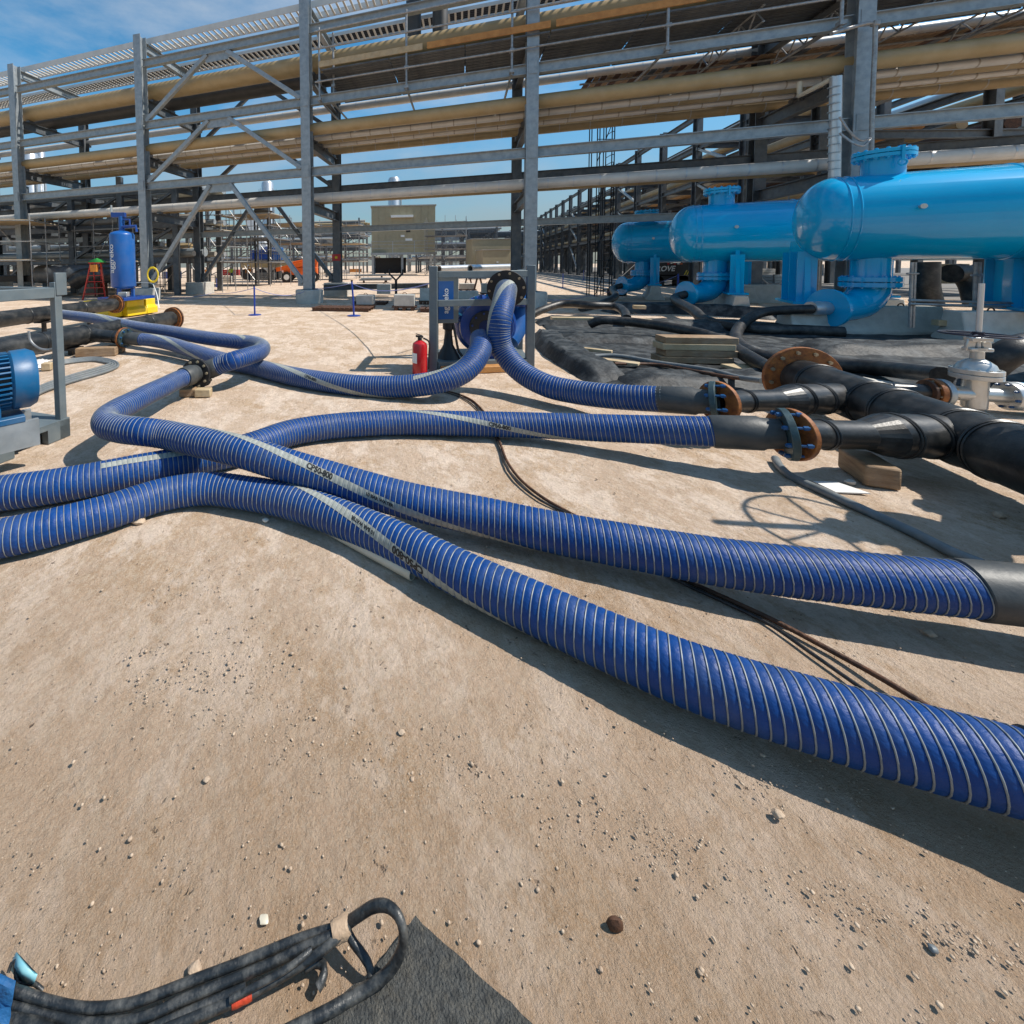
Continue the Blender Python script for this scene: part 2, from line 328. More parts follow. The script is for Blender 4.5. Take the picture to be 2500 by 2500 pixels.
def spline(pts, ds, closed=False):
    P = [A(*p) for p in pts]; P = [2 * P[0] - P[1]] + P + [2 * P[-1] - P[-2]]; out = []
    for i in range(1, len(P) - 2):
        p0, p1, p2, p3 = P[i - 1:i + 3]
        t = [0.0]
        for a, b in ((p0, p1), (p1, p2), (p2, p3)): t.append(t[-1] + max(1e-4, np.linalg.norm(b - a)) ** 0.5)
        for u in np.linspace(t[1], t[2], 24, endpoint=False):
            A1 = (t[1] - u) / (t[1] - t[0]) * p0 + (u - t[0]) / (t[1] - t[0]) * p1
            A2 = (t[2] - u) / (t[2] - t[1]) * p1 + (u - t[1]) / (t[2] - t[1]) * p2
            A3 = (t[3] - u) / (t[3] - t[2]) * p2 + (u - t[2]) / (t[3] - t[2]) * p3
            B1 = (t[2] - u) / (t[2] - t[0]) * A1 + (u - t[0]) / (t[2] - t[0]) * A2
            B2 = (t[3] - u) / (t[3] - t[1]) * A2 + (u - t[1]) / (t[3] - t[1]) * A3
            out.append((t[2] - u) / (t[2] - t[1]) * B1 + (u - t[1]) / (t[2] - t[1]) * B2)
    out.append(P[-2]); out = np.array(out)
    for _ in range(2):
        k = out.copy(); k[1:-1] = (out[:-2] + 2 * out[1:-1] + out[2:]) / 4; out = k
    s = np.concatenate([[0], np.cumsum(np.linalg.norm(np.diff(out, axis=0), axis=1))])
    n = max(2, int(round(s[-1] / ds)) + 1); q = np.linspace(0, s[-1], n)
    return np.stack([np.interp(q, s, out[:, i]) for i in range(3)], 1), q
def pxs(l): return [at(*q) for q in l]

def frames(P):
    T = np.gradient(P, axis=0); T /= np.linalg.norm(T, axis=1)[:, None]
    U = np.zeros_like(P); u = A(0, 0, 1) if abs(T[0][2]) < 0.85 else A(0, 1, 0)
    for i in range(len(P)):
        u = nz(u - T[i] * np.dot(u, T[i])); U[i] = u
    return T, U, np.cross(T, U)

def text_geo(s, size, bold=0.0):
    c = bpy.data.curves.new('lettering', 'FONT'); c.body = s; c.size = size; c.offset = bold; c.align_x = 'CENTER'; c.align_y = 'CENTER'; c.resolution_u = 3
    o = bpy.data.objects.new('lettering', c); COL.objects.link(o); bpy.context.view_layer.update()
    me = o.evaluated_get(bpy.context.evaluated_depsgraph_get()).to_mesh()
    import bmesh
    bm = bmesh.new(); bm.from_mesh(me); bmesh.ops.triangulate(bm, faces=bm.faces[:])
    for _ in range(4):
        e = [e for e in bm.edges if e.calc_length() > size * .16]
        if not e: break
        bmesh.ops.subdivide_edges(bm, edges=e, cuts=1); bmesh.ops.triangulate(bm, faces=bm.faces[:])
    bm.verts.index_update(); V = np.array([v.co[:] for v in bm.verts]); F = [tuple(v.index for v in f.verts) for f in bm.faces]; bm.free()
    o.evaluated_get(bpy.context.evaluated_depsgraph_get()).to_mesh_clear()
    bpy.data.objects.remove(o); bpy.data.curves.remove(c); return V, F

# ------------------------------------------------------------------ bolted flange
def bolts(parent, c, axis, R, n, m, rb=0.014, half=0.05, a0=0.2):
    d = nz(axis); u = A(0, 0, 1) if abs(d[2]) < 0.9 else A(1, 0, 0); u = nz(u - d * np.dot(u, d)); w = np.cross(d, u)
    first = None
    for i in range(n):
        a = a0 + 2 * PI * i / n; off = (math.cos(a) * u + math.sin(a) * w) * R
        if first is None:
            b = MB(); b.lathe(A(*c) + off - d * half, d, [(0, rb * .6), (half * 2, rb * .6)], 6)
            b.lathe(A(*c) + off - d * half * .9, d, [(0, rb), (half * .35, rb)], 6); b.lathe(A(*c) + off + d * half * .55, d, [(0, rb), (half * .35, rb)], 6)
            first = b.build('bolt', m, parent); o0 = off
        else: share(first, parent, off - o0)
def flange(parent, c, axis, Ro, Ri, th, m, name='flange', n=32):
    d = nz(axis); b = MB()
    b.lathe(A(*c) - d * th / 2, d, [(0, Ri), (0, Ro - .004), (.004, Ro), (th - .004, Ro), (th, Ro - .004), (th, Ri), (0, Ri)], n, caps=False)
    return b.build(name, m, parent)

# ------------------------------------------------------------------ spiral hose
PITCHW = 0.0345
def hose(label, pts, R=0.14, stripe=None, print_at=None, flip=False, nseg=30, group='blue spiral hoses lying across the sand', pitch=PITCHW, wire=0.0029):
    P, S = spline(pts, pitch / 6.0); T, U, V = frames(P)
    root = thing('spiral_hose', label, 'hose', P[0] * A(1, 1, 0), group)
    a = np.linspace(0, 2 * PI, nseg, endpoint=False)
    Rs = np.interp(S, [0, S[-1]], R if isinstance(R, tuple) else (R, R)); Rf = lambda q: np.interp(q, S, Rs)
    ph = S[:, None] / pitch - a[None, :] / (2 * PI)
    rad = Rs[:, None] - 0.003 + 0.0038 * np.abs(np.sin(PI * ph)) ** 0.8
    pos = P[:, None, :] + rad[:, :, None] * (np.cos(a)[None, :, None] * U[:, None, :] + np.sin(a)[None, :, None] * V[:, None, :])
    k = len(P); idx = np.arange(k * nseg).reshape(k, nseg); nx = np.roll(idx, -1, 1)
    F = np.stack([idx[:-1], nx[:-1], nx[1:], idx[1:]], -1).reshape(-1, 4)
    b = MB(); b.add(pos.reshape(-1, 3), F.tolist()); b.build('hose_wall', HOSEB, root, angle=80)
    # wire helix
    turns = S[-1] / pitch; m = int(turns * 22); q = np.linspace(0, S[-1], m); th = 2 * PI * q / pitch
    def fr(q):
        Pi = np.stack([np.interp(q, S, P[:, i]) for i in range(3)], 1); Ui = np.stack([np.interp(q, S, U[:, i]) for i in range(3)], 1); Vi = np.stack([np.interp(q, S, V[:, i]) for i in range(3)], 1)
        return Pi, Ui, Vi
    Pi, Ui, Vi = fr(q); E = np.cos(th)[:, None] * Ui + np.sin(th)[:, None] * Vi; Tq = np.cross(Ui, Vi)
    c = Pi + E * Rf(q)[:, None]; w = 5; ang = np.linspace(0, 2 * PI, w, endpoint=False)
    ring = c[:, None, :] + wire * (np.cos(ang)[None, :, None] * E[:, None, :] + np.sin(ang)[None, :, None] * Tq[:, None, :])
    idx = np.arange(m * w).reshape(m, w); nx = np.roll(idx, -1, 1); F = np.stack([idx[:-1], nx[:-1], nx[1:], idx[1:]], -1).reshape(-1, 4)
    b = MB(); b.add(ring.reshape(-1, 3), F.tolist()); b.build('spiral_wire', WIRE, root, angle=80)
    if stripe:                                            # printed band: list of (s0, s1, theta0, theta1)
        for (s0, s1, t0, t1, wd) in stripe:
            s1 = min(s1, S[-1] - .01); n = int((s1 - s0) / (pitch / 6)); q = np.linspace(s0, s1, n); tt = t0 + (t1 - t0) * (q - s0) / (s1 - s0)
            Pi, Ui, Vi = fr(q); js = np.linspace(-.5, .5, 7) * wd / Rs.mean()
            aa = tt[:, None] + js[None, :]; php = q[:, None] / pitch - aa / (2 * PI)
            rr = Rf(q)[:, None] - 0.0012 + 0.0038 * np.abs(np.sin(PI * php)) ** 0.8
            ps = Pi[:, None, :] + rr[:, :, None] * (np.cos(aa)[:, :, None] * Ui[:, None, :] + np.sin(aa)[:, :, None] * Vi[:, None, :])
            idx = np.arange(n * 7).reshape(n, 7); F = np.stack([idx[:-1, :-1], idx[:-1, 1:], idx[1:, 1:], idx[1:, :-1]], -1).reshape(-1, 4)
            b = MB(); b.add(ps.reshape(-1, 3), F.tolist()); b.build('printed_stripe', STRIPE, root, angle=80)
            for (txt, sc_, size, fl) in (print_at or []):
                if not (s0 < sc_ < s1): continue
                Vt, Ft = text_geo(txt, size * 1.16, size * 0.05)
                sg = -1 if fl else 1
                q = sc_ + sg * Vt[:, 0]; th = t0 + (t1 - t0) * (q - s0) / (s1 - s0) - sg * Vt[:, 1] / Rs.mean()
                Pi, Ui, Vi = fr(q); rr = (Rf(q) + 0.0030)[:, None]
                ps = Pi + rr * (np.cos(th)[:, None] * Ui + np.sin(th)[:, None] * Vi)
                b = MB(); b.add(ps, Ft); b.build('lettering', INK, root)
    return root, P, S

def straight(p0, p1, n=2): return [A(*p0) + (A(*p1) - A(*p0)) * i / (n - 1) for i in range(n)]
def pipe(b, p0, p1, r, n=20): return b.tube(straight(p0, p1), r, n)

# ------------------------------------------------------------------ ground
def lines(a, b, fine0, fine1, step):
    v = list(np.arange(fine0, fine1, step)); s = step; x = fine1
    while x < b: v.append(x); s *= 1.16; x += s
    v.append(b); s = step; x = fine0 - step
    while x > a: v.insert(0, x); s *= 1.16; x -= s
    v.insert(0, a); return np.array(v)
gx, gy = lines(-700, 900, -3.2, 5.2, 0.07), lines(-60, 1600, 0.3, 6.5, 0.07)
XX, YY = np.meshgrid(gx, gy); ZZ = np.zeros_like(XX)
for i in range(len(gy)):
    for j in range(len(gx)):
        x, y = XX[i, j], YY[i, j]; r = math.hypot(x, y)
        if r < 30:
            k = max(0, min(1, (30 - r) / 20))
            ZZ[i, j] = k * (0.010 * noise.noise((x * 1.1, y * 1.1, 0)) + 0.007 * noise.noise((x * 3.7, y * 3.7, 3)) + 0.005 * noise.noise((x * 9, y * 9, 5))) - 0.008
idx = np.arange(XX.size).reshape(XX.shape)
F = np.stack([idx[:-1, :-1], idx[:-1, 1:], idx[1:, 1:], idx[1:, :-1]], -1).reshape(-1, 4)
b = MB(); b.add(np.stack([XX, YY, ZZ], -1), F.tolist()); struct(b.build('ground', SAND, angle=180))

def proj(Pt):
    q = np.asarray(Pt, float) - A(0, 0, EYE); z = q @ _F
    return np.stack([PX0 + FPX * (q @ _R) / z, PY0 - FPX * (q @ _U) / z], -1)
def s_near(P, S, px, py):
    q = proj(P); d = np.hypot(q[:, 0] - px, q[:, 1] - py); return S[int(np.argmin(d))]
def make_hose(label, ctrl, stripes, prints=(), **k):
    pts = pxs(ctrl); P, S = spline(pts, PITCHW / 6.0)
    st = []
    for (a, ta, bb, tb, wd) in stripes:
        s0_, s1_ = s_near(P, S, *a), s_near(P, S, *bb); e0, e1 = (.25, .4) if s1_ - s0_ > .9 and abs(tb - ta) > .9 else (0, 0)      # carry the band round out of sight
        e0 = min(e0, s0_ / (s1_ - s0_)); e1 = min(e1, (S[-1] - .02 - s1_) / (s1_ - s0_)) if e1 else 0; dt = tb - ta; ds_ = s1_ - s0_
        st.append((s0_ - e0 * ds_, s1_ + e1 * ds_, ta - e0 * dt, tb + e1 * dt, wd))
    pr = [(t, s_near(P, S, *xy), sz, fl) for (t, xy, sz, fl) in prints]
    return hose(label, pts, stripe=st, print_at=pr, **k)

def cuff_end(root, P, out, L0=0.3, R=0.127, fl=True, flm=None, nb=8, bm=None):
    """rubber cuff continuing the hose end P along out, with an optional bolted flange"""
    d = nz(out); b = MB(); b.lathe(P - d * 0.05, d, [(0, R - .006), (0.01, R), (L0 * .8, R), (L0 * .86, R - .012), (L0 + .05, R - .02)], 28)
    b.build('rubber_cuff', CUFF, root)
    c = P + d * (L0 + .03)
    if fl:
        flange(root, c, d, 0.188, 0.10, 0.045, flm or FLG)
        bolts(root, c + d * .02, d, 0.158, nb, bm or BOLTB, 0.017, 0.075)
    return c

# near hose along the bottom right
H6, P6, S6 = make_hose('nearest blue spiral hose, sweeping from left edge to lower right, print upside down',
    [(-330, 1352, .105), (-150, 1338, .105), (0, 1314, .105), (127, 1287, .105), (254, 1253, .105), (400, 1207, .105), (507, 1193, .105), (600, 1203, .105), (700, 1222, .105), (800, 1254, .105), (900, 1293, .105), (1000, 1338, .11), (1150, 1412, .115),
     (1300, 1481, .115), (1500, 1572, .12), (1700, 1654, .13), (2000, 1749, .15), (2300, 1833, .17), (2500, 1888, .185), (2570, 1908, .19)],
    [((640, 1180), -0.75, (1230, 1500), 2.35, .047)], [('CP50-800', (1020, 1350), .042, True), ('10 BAR WATER', (905, 1295), .023, True)], R=.106)
dd6 = nz(P6[-1] - P6[-40]); b = MB(); b.lathe(P6[-1] - dd6 * .02, dd6, [(0, .109), (.004, .114), (.35, .114), (.36, .106), (1.6, .106)], 28); b.build('black_end_pipe', CUFF, H6)
# second hose, S shaped, high in the middle
H2, P2, S2 = make_hose('blue spiral hose bending sharply at left, crossing over another, black pipe at right end',
    [(453, 920, .28), (430, 929, .28), (398, 945, .29), (362, 962, .30), (320, 984, .31), (285, 1002, .32), (258, 1022, .32), (262, 1038, .32), (300, 1048, .33), (345, 1053, .34), (399, 1060, .32), (470, 1075, .33), (543, 1091, .34), (610, 1108, .335), (700, 1136, .29), (800, 1166, .235),
     (1000, 1223, .165), (1200, 1265, .14), (1300, 1288, .14), (1500, 1327, .15), (1800, 1378, .175), (2090, 1411, .20), (2380, 1440, .225)],
    [((520, 1080), -0.35, (1130, 1255), 2.1, .047)], [('CP50-800', (785, 1160), .042, False), ('10 BAR WATER', (935, 1205), .023, False)], R=.108)
d2 = P2[-1] - P2[-30]
b = MB(); e = P2[-1]; dd = nz(d2)
b.lathe(e - dd * .03, dd, [(0, .112), (.004, .117), (.9, .117), (1.6, .117)], 28); b.build('black_end_pipe', CUFF, H2)
cuff_end(H2, P2[0], P2[0] - P2[30], 0.20, fl=False)
# hose from the right hand flange passing behind, then under the others to the left edge
H5, P5, S5 = make_hose('blue spiral hose from nearer black pipe branch, passing under another to the left edge',
    [(-300, 1236, .116), (-150, 1224, .116), (0, 1204, .116), (109, 1190, .116), (217, 1172, .116), (326, 1150, .116), (435, 1130, .116), (500, 1118, .116), (560, 1106, .116), (620, 1088, .116), (709, 1057, .116), (817, 1040, .116), (962, 1032, .116), (1143, 1034, .125), (1300, 1038, .145), (1517, 1046, .22), (1756, 1054, .31)],
    [((905, 1030), -0.7, (1330, 1040), 2.1, .047), ((250, 1165), 0.4, (600, 1095), 0.7, .047)], [('CP50-800', (1215, 1036), .042, False)], R=.116)
c5 = cuff_end(H5, P5[-1], P5[-1] - P5[-30], 0.36)
# hose from left manifold along the back to the pump intake
H3, P3, S3 = make_hose('blue spiral hose running under the hairpin bend to the pump inlet',
    [(341, 828, .28), (372, 831, .27), (414, 839, .25), (478, 859, .20), (540, 878, .15), (607, 893, .122), (633, 899, .122), (711, 918, .122), (814, 935, .122), (900, 943, .122), (1003, 942, .17), (1081, 929, .25), (1130, 908, .34), (1160, 878, .46), (1174, 848, .58), (1174, 826, .66)],
    [((360, 826), -0.2, (520, 873), 2.3, .06), ((650, 905), -0.4, (890, 943), 2.2, .06), ((1060, 935), 0.3, (1172, 845), -0.9, .06)], [('CP50-800', (770, 930), .042, False)], R=(.118, .14))
c3 = cuff_end(H3, P3[0], P3[0] - P3[30], 0.30)
# hose from pump outlet to the far black branch
H4, P4, S4 = make_hose('blue spiral hose dropping from the pump frame to the farther black pipe branch',
    [(1236, 706, 1.27), (1233, 718, 1.22), (1228, 745, 1.10), (1220, 780, .93), (1217, 816, .74), (1225, 850, .56), (1248, 884, .40), (1283, 915, .28), (1340, 943, .21), (1393, 955, .20), (1486, 967, .24), (1620, 975, .31)],
    [((1237, 709), -.5, (1224, 850), 1.5, .085)], R=(.155, .125))
c4 = cuff_end(H4, P4[-1], P4[-1] - P4[-30], 0.36)
# hairpin hose at the back left
H1, P1, S1 = make_hose('blue spiral hose with hairpin bend, from skid post to flanged joint on timber',
    [(140, 766, .45), (171, 770, .45), (233, 778, .43), (336, 799, .40), (414, 810, .38), (503, 825, .37), (575, 834, .37), (618, 838, .38), (640, 848, .39), (632, 860, .40), (607, 869, .41), (570, 880, .40), (545, 888, .35), (524, 897, .30)],
    [((190, 768), -0.6, (350, 805), 2.0, .06), ((575, 834), -.2, (608, 838), .8, .06)], R=.122)
c1 = cuff_end(H1, P1[-1], P1[-1] - P1[-30], 0.16, fl=True, flm=BLACK, bm=BOLTG, nb=10)

# ------------------------------------------------------------------ the front pipe rack
C3 = A(-1.7475, 19.302, 0); ANG = 0.33197; BAY = 9.142; NB = 0.26144; TW = 4.579
DV = A(math.cos(ANG), -math.sin(ANG), 0); NV = A(math.sin(NB), math.cos(NB), 0); ZV = A(0, 0, 1)
def RK(s, t, z): return C3 + DV * BAY * s + NV * t + ZV * z
rack = thing('pipe_rack', 'long galvanised steel pipe rack crossing the picture behind the pump, four tiers high', 'pipe rack', RK(0, 0, 0))
for s in range(-3, 4):
    for t in (0, TW):
        top = 13.3 if t == 0 else 13.1
        zb = 0.62 if t == 0 else 0.75
        b = MB(); b.ibeam(RK(s, t, zb), RK(s, t, top), .42, .44, up=tuple(NV), tf=.03, tw=.02)
        col_ = b.build('column', GALV if t == 0 else GALVD, rack)  # rear row takes the steel with shade in its colour
        b = MB(); b.box(RK(s, t, zb - .02), (.62, .62, .04), DV, NV); b.build('base_plate', GALVD, col_)
        for q in (8.85, 5.8):
            if t == 0:
                b = MB(); b.box(RK(s, -.235, q), (.30, .02, .5), DV, NV); b.build('splice_plate', GALV, col_)
        b = MB()
        if t == 0: b.lathe(RK(s, t, -.05), ZV, [(0, .62), (.60, .62), (.645, .60)], 28); pm_ = CONC
        else: b.box(RK(s, t, .32), (1.3, 1.2, .8), DV, NV); pm_ = CONC
        b.build('concrete_plinth', pm_, rack, bevel=.02)
for s in range(-3, 3):
    for z in (11.9, 8.85, 5.8):
        for t in (0, TW):
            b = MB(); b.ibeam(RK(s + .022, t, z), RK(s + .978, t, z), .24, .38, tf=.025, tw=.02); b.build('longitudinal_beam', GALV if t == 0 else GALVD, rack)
    b = MB(); b.ibeam(RK(s + .022, TW, 3.62), RK(s + .978, TW, 3.62), .2, .32); b.build('longitudinal_beam', GALV, rack)
for s in range(-3, 4):
    for z in (12.9, 10.05, 7.15, 4.3):
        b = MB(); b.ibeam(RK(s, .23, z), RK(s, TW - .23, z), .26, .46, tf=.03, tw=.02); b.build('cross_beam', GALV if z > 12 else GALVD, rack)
for t, m in ((0, GALV), (TW, GALVD)):
    for z1, z0 in ((11.72, 9.05), (8.66, 6.0), (5.6, .9)):
        for e in (-1, 0):
            top = RK(-.5 + (.06 if e == 0 else -.06), t, z1); bot = RK(e + (-.03 if e == 0 else .03), t, z0)
            b = MB(); b.beam(top, bot, .2, .2, up=tuple(NV)); b.build('diagonal_brace', m, rack, bevel=.02)
            b = MB(); b.box(bot + ZV * .1, (.55, .03, .5), DV, NV); b.build('gusset_plate', m, rack)
        b = MB(); n_ = .9
        b.add([RK(-.5, t, z1 + .05) + DV * x + ZV * y + NV * w for w in (-.015, .015) for x, y in ((-.85, .05), (.85, .05), (.6, -.42), (-.6, -.42))],
              [(0, 1, 2, 3), (7, 6, 5, 4), (0, 4, 5, 1), (1, 5, 6, 2), (2, 6, 7, 3), (3, 7, 4, 0)]); b.build('gusset_plate', m, rack)

# pipes lying on the rack
def rack_pipe(label, t, z, r, m, s0=-3.15, s1=3.1, band=1.0, bandm=None):
    root = thing('rack_pipe', label, 'pipe', RK(0, t, z - r), 'insulated pipes carried on the front rack')
    b = MB(); b.tube(straight(RK(s0, t, z), RK(s1, t, z), 2), r, 28); b.build('pipe_run', m, root)
    if band:
        k0, k1 = int(s0 * BAY / band), int(s1 * BAY / band); first = None
        for k in range(k0, k1):
            p = RK(k * band / BAY, t, z)
            if first is None:
                bb = MB(); bb.lathe(p - DV * .02, DV, [(0, r), (0, r + .006), (.04, r + .006), (.04, r)], 24, caps=False); first = bb.build('cladding_band', bandm or ALU, root); p0 = p
            else: share(first, root, p - p0)
    for s in range(int(math.ceil(s0)), int(s1) + 1):
        b = MB(); zz = z - r
        b.box(RK(s, t, zz - .06), (.3, r * .9, .12), DV, NV); b.build('pipe_shoe', GALVD, root)
z3 = 10.28
rack_pipe('largest tan pipe, sunlit, on the third tier just above the plank deck', .85, z3 + .55, .42, TAN, band=0)
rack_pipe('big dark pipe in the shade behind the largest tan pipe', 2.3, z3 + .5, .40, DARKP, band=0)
rack_pipe('slim pale pipe along the far side of the third tier', 4.95, z3 - .02, .2, PALE, band=1.1)
z2 = 7.38
rack_pipe('foremost tan pipe of the second tier, striped by shadows', .42, z2 + .40, .27, TAN, band=0)
rack_pipe('second tier pipe with pale seams next to the foremost tan pipe', 1.02, z2 + .16, .13, PALE, band=.9, bandm=TAN2)
rack_pipe('middle tan pipe on the second tier of the front rack', 1.78, z2 + .34, .24, TAN, band=1.2, bandm=TAN2)
rack_pipe('tan pipe on the second tier, last but one from the back', 2.55, z2 + .34, .24, TAN, band=1.2, bandm=TAN2)
rack_pipe('slim pale pipe between the middle tan pipes of the second tier', 2.17, z2 + .13, .10, PALE, band=.9, bandm=TAN2)
rack_pipe('rearmost tan pipe of the second tier', 3.8, z2 + .32, .22, TAN, band=1.2, bandm=TAN2)
z1 = 4.53
rack_pipe('pale seamed pipe at the front of the lowest tier', 1.1, z1 + .3, .21, PALE, band=.9)
rack_pipe('brown tan pipe behind the seamed one on the lowest tier', 1.85, z1 + .3, .2, TAN, band=0)
rack_pipe('thin grey conduit pipe under the back beam of the rack', 4.2, 5.3, .07, GALVD, band=0)

# cable trays on the top tier
def tray(label, t, w, z, hgt, rungs, s0=-3.1, s1=2.2, solid=False):
    root = thing('cable_tray', label, 'cable tray', RK(0, t, z))
    for k in (0, 1):
        tt = t - w / 2 + k * w
        b = MB(); b.beam(RK(s0, tt, z + hgt / 2), RK(s1, tt, z + hgt / 2), .03, hgt); b.build('side_rail', PALE, root)
    first = None; n = int((s1 - s0) * BAY / rungs)
    for i in range(n):
        p = RK(s0 + (i + .5) * rungs / BAY, t, z + .04)
        if first is None:
            b = MB(); b.beam(p - NV * (w / 2 - .02), p + NV * (w / 2 - .02), .09, .05); first = b.build('rung', PALE, root); p0 = p
        else: share(first, root, p - p0)
    if solid:
        b = MB(); b.beam(RK(s0, t, z + .015), RK(s1, t, z + .015), w - .04, .012); b.build('tray_floor', ALU, root)
    return root
tray('solid sided pale cable tray along the front of the rack top', 1.0, .9, 13.15, .30, .32)
tr2 = tray('open ladder cable tray with black cables along the back of the rack top', 3.6, .95, 13.15, .16, .3)
for k in range(5):
    b = MB(); b.tube(straight(RK(-3.1, 3.28 + k * .16, 13.28), RK(2.2, 3.28 + k * .16, 13.28)), .045, 8); tag(b.build('power_cable', BLACK), ('nearest black power cable in the ladder tray on the rack top', 'second nearest black power cable in the ladder tray on the rack top', 'middle black power cable in the ladder tray on the rack top', 'second farthest black power cable in the ladder tray on the rack top', 'farthest black power cable in the ladder tray on the rack top')[k], 'cable', 'cables in the ladder tray')
for k, px in enumerate((1048, 1113)):
    b = MB(); p = RK(.49 + k * .13, 2.35, 0); b.tube([p + ZV * 10.9, p + ZV * 14.6], .34, 20)
    o = b.build('riser_pipe', DARKP); tag(o, ('dark vertical pipe rising through the rack top, left of a pair', 'dark vertical pipe rising through the rack top, right of a pair')[k], 'pipe', 'vertical riser pipes')

# scaffold deck and handrail on the third tier
plat = thing('scaffold_platform', 'scaffold walkway with dark steel deck boards, timber toe board and tube handrail on the rack', 'scaffold', RK(1, 0, 9.9))
first = None
for j in range(15):
    for i in range(9):
        s = .09 + i * .325; t = -.18 + j * .255; p = RK(s, t, 9.98)
        if first is None:
            q = RK(s + .32, t, 9.98); b = MB()
            b.prism([(-.115, -.03), (-.115, .03), (.115, .03), (.115, -.03), (.095, -.03), (.085, .015), (.035, .015), (.02, -.02), (-.02, -.02), (-.035, .015), (-.085, .015), (-.095, -.03)], p, q)
            first = b.build('deck_board', GALVD, plat); p0 = p  # underside shade put into the board colour
        else: share(first, plat, p - p0 + ZV * random.uniform(-.012, .012))
for i in range(6):
    s = .08 + i * .5
    b = MB(); b.beam(RK(s, -.36, 10.19), RK(s + .48, -.36, 10.19), .05, .24); b.build('toe_board', OWOOD if i in (1, 2, 3) else PLANK, plat)
for i, s in enumerate((.08, .13, .49, .92, 1.45, 1.93, 2.45)):
    t = -.30 if i != 1 else .3
    b = MB(); b.tube([RK(s, t, 8.62), RK(s, t, 11.75)], .045, 10); b.build('guard_post', SCAF, plat)
    b = MB(); b.box(RK(s, t, 9.5), (.16, .16, .12), DV, NV); b.box(RK(s, t, 8.75), (.16, .2, .12), DV, NV); b.build('coupler', SCAF, plat)
    b = MB(); b.tube([RK(s, t - .1, 8.72), RK(s, 3.6, 8.82)], .045, 10); b.build('transom', SCAF, plat)
    b = MB(); b.tube([RK(s, .35, 8.8), RK(s + .06, 2.9, 9.85)], .04, 10); b.build('strut', SCAF, plat)
for z in (11.6, 10.86, 9.5):
    for a_, c_ in ((.06, .95), (.93, 1.96), (1.94, 3.05)):
        b = MB(); b.tube([RK(a_, -.36, z + random.uniform(-.02, .02)), RK(c_, -.36, z + random.uniform(-.02, .02))], .04, 10); b.build('guard_rail', SCAF, plat)
for i in range(66):
    p = RK(1.32 + i * .0285, 3.95, 9.72)
    b = MB(); b.beam(p, p + NV * 5.0 + ZV * random.uniform(-.03, .03), .225, .045); b.build('deck_board', random.choice((WOOD, WOOD, RUSTD, GALVD)), plat)
for t in (4.3, 6.4, 8.6):
    b = MB(); b.tube([RK(1.28, t, 9.62), RK(3.2, t, 9.62)], .045, 8); b.build('ledger', SCAF, plat)
# lattice girders under the deck at the right
for k in range(5):
    s = 1.75 + k * .27
    g = thing('lattice_girder', ('scaffold lattice girder hung beneath the deck, leftmost of five', 'scaffold lattice girder beneath the deck, second from left', 'scaffold lattice girder beneath the deck, middle of five', 'scaffold lattice girder beneath the deck, fourth from left', 'scaffold lattice girder beneath the deck, rightmost of five')[k], 'girder', RK(s, 0, 9.3), 'lattice girders under the deck')
    for z in (9.85, 9.35):
        b = MB(); b.tube([RK(s, .1, z), RK(s, 4.2, z)], .035, 8); b.build('chord', SCAF, g)
    for i in range(10):
        b = MB(); b.tube([RK(s, .1 + i * .41, 9.35 + .5 * (i % 2)), RK(s, .1 + (i + 1) * .41, 9.85 - .5 * (i % 2))], .025, 6); b.build('lacing_bar', SCAF, g)

# conduits by the right hand column
cd = thing('insulated_riser', 'thick white clad pipe rising beside the right rack column and turning left under the pipes', 'pipe', atY(2040, 440, 13.0) * A(1, 1, 0))
b = MB(); q = 13.0; b.tube([atY(2036, 520, q), atY(2041, 188, q)], .135, 18); b.build('vertical_run', ALU, cd)
for k in range(16):
    p = atY(2036, 515 - k * 20, q); b = MB(); b.lathe(p, ZV, [(0, .135), (0, .142), (.03, .142), (.03, .135)], 18, caps=False); b.build('cladding_band', GALV, cd)
b = MB(); b.tube([atY(2035, 190, 13.05), atY(1990, 214, 13.6), atY(1952, 234, 14.2), atY(1952, 200, 14.2)], .07, 12); b.build('branch_run', PVC, cd)
c2_ = thing('conduit_pipe', 'thin galvanised conduit standing right of the right rack column, bent left at its top', 'conduit', atY(2130, 380, 12.8) * A(1, 1, 0))
b = MB(); b.tube(spline([atY(2126, 470, 12.85), atY(2130, 250, 12.85), atY(2137, 75, 12.85), atY(2135, 57, 12.85), atY(2120, 57, 12.9), atY(2030, 82, 13.0)], .12)[0], .055, 12); b.build('conduit_run', SCAF, c2_)
b = MB(); b.box(atY(2137, 57, 12.85), (.16, .16, .16)); b.build('elbow', SCAF, c2_, bevel=.03)
for k, (a_, m_, e_) in enumerate((((2050, 285), (2075, 322), (2125, 337)), ((2050, 325), (2085, 350), (2126, 340)))):
    b = MB(); b.tube(spline([atY(*a_, 12.7), atY(*m_, 12.6), atY((m_[0] + e_[0]) / 2, max(m_[1], e_[1]) + 6, 12.6), atY(*e_, 12.7)], .08)[0], .03, 8)
    tag(b.build('slack_cable', SCAF), ('upper grey cable sagging between white riser and conduit', 'lower grey cable sagging between white riser and conduit')[k], 'cable')

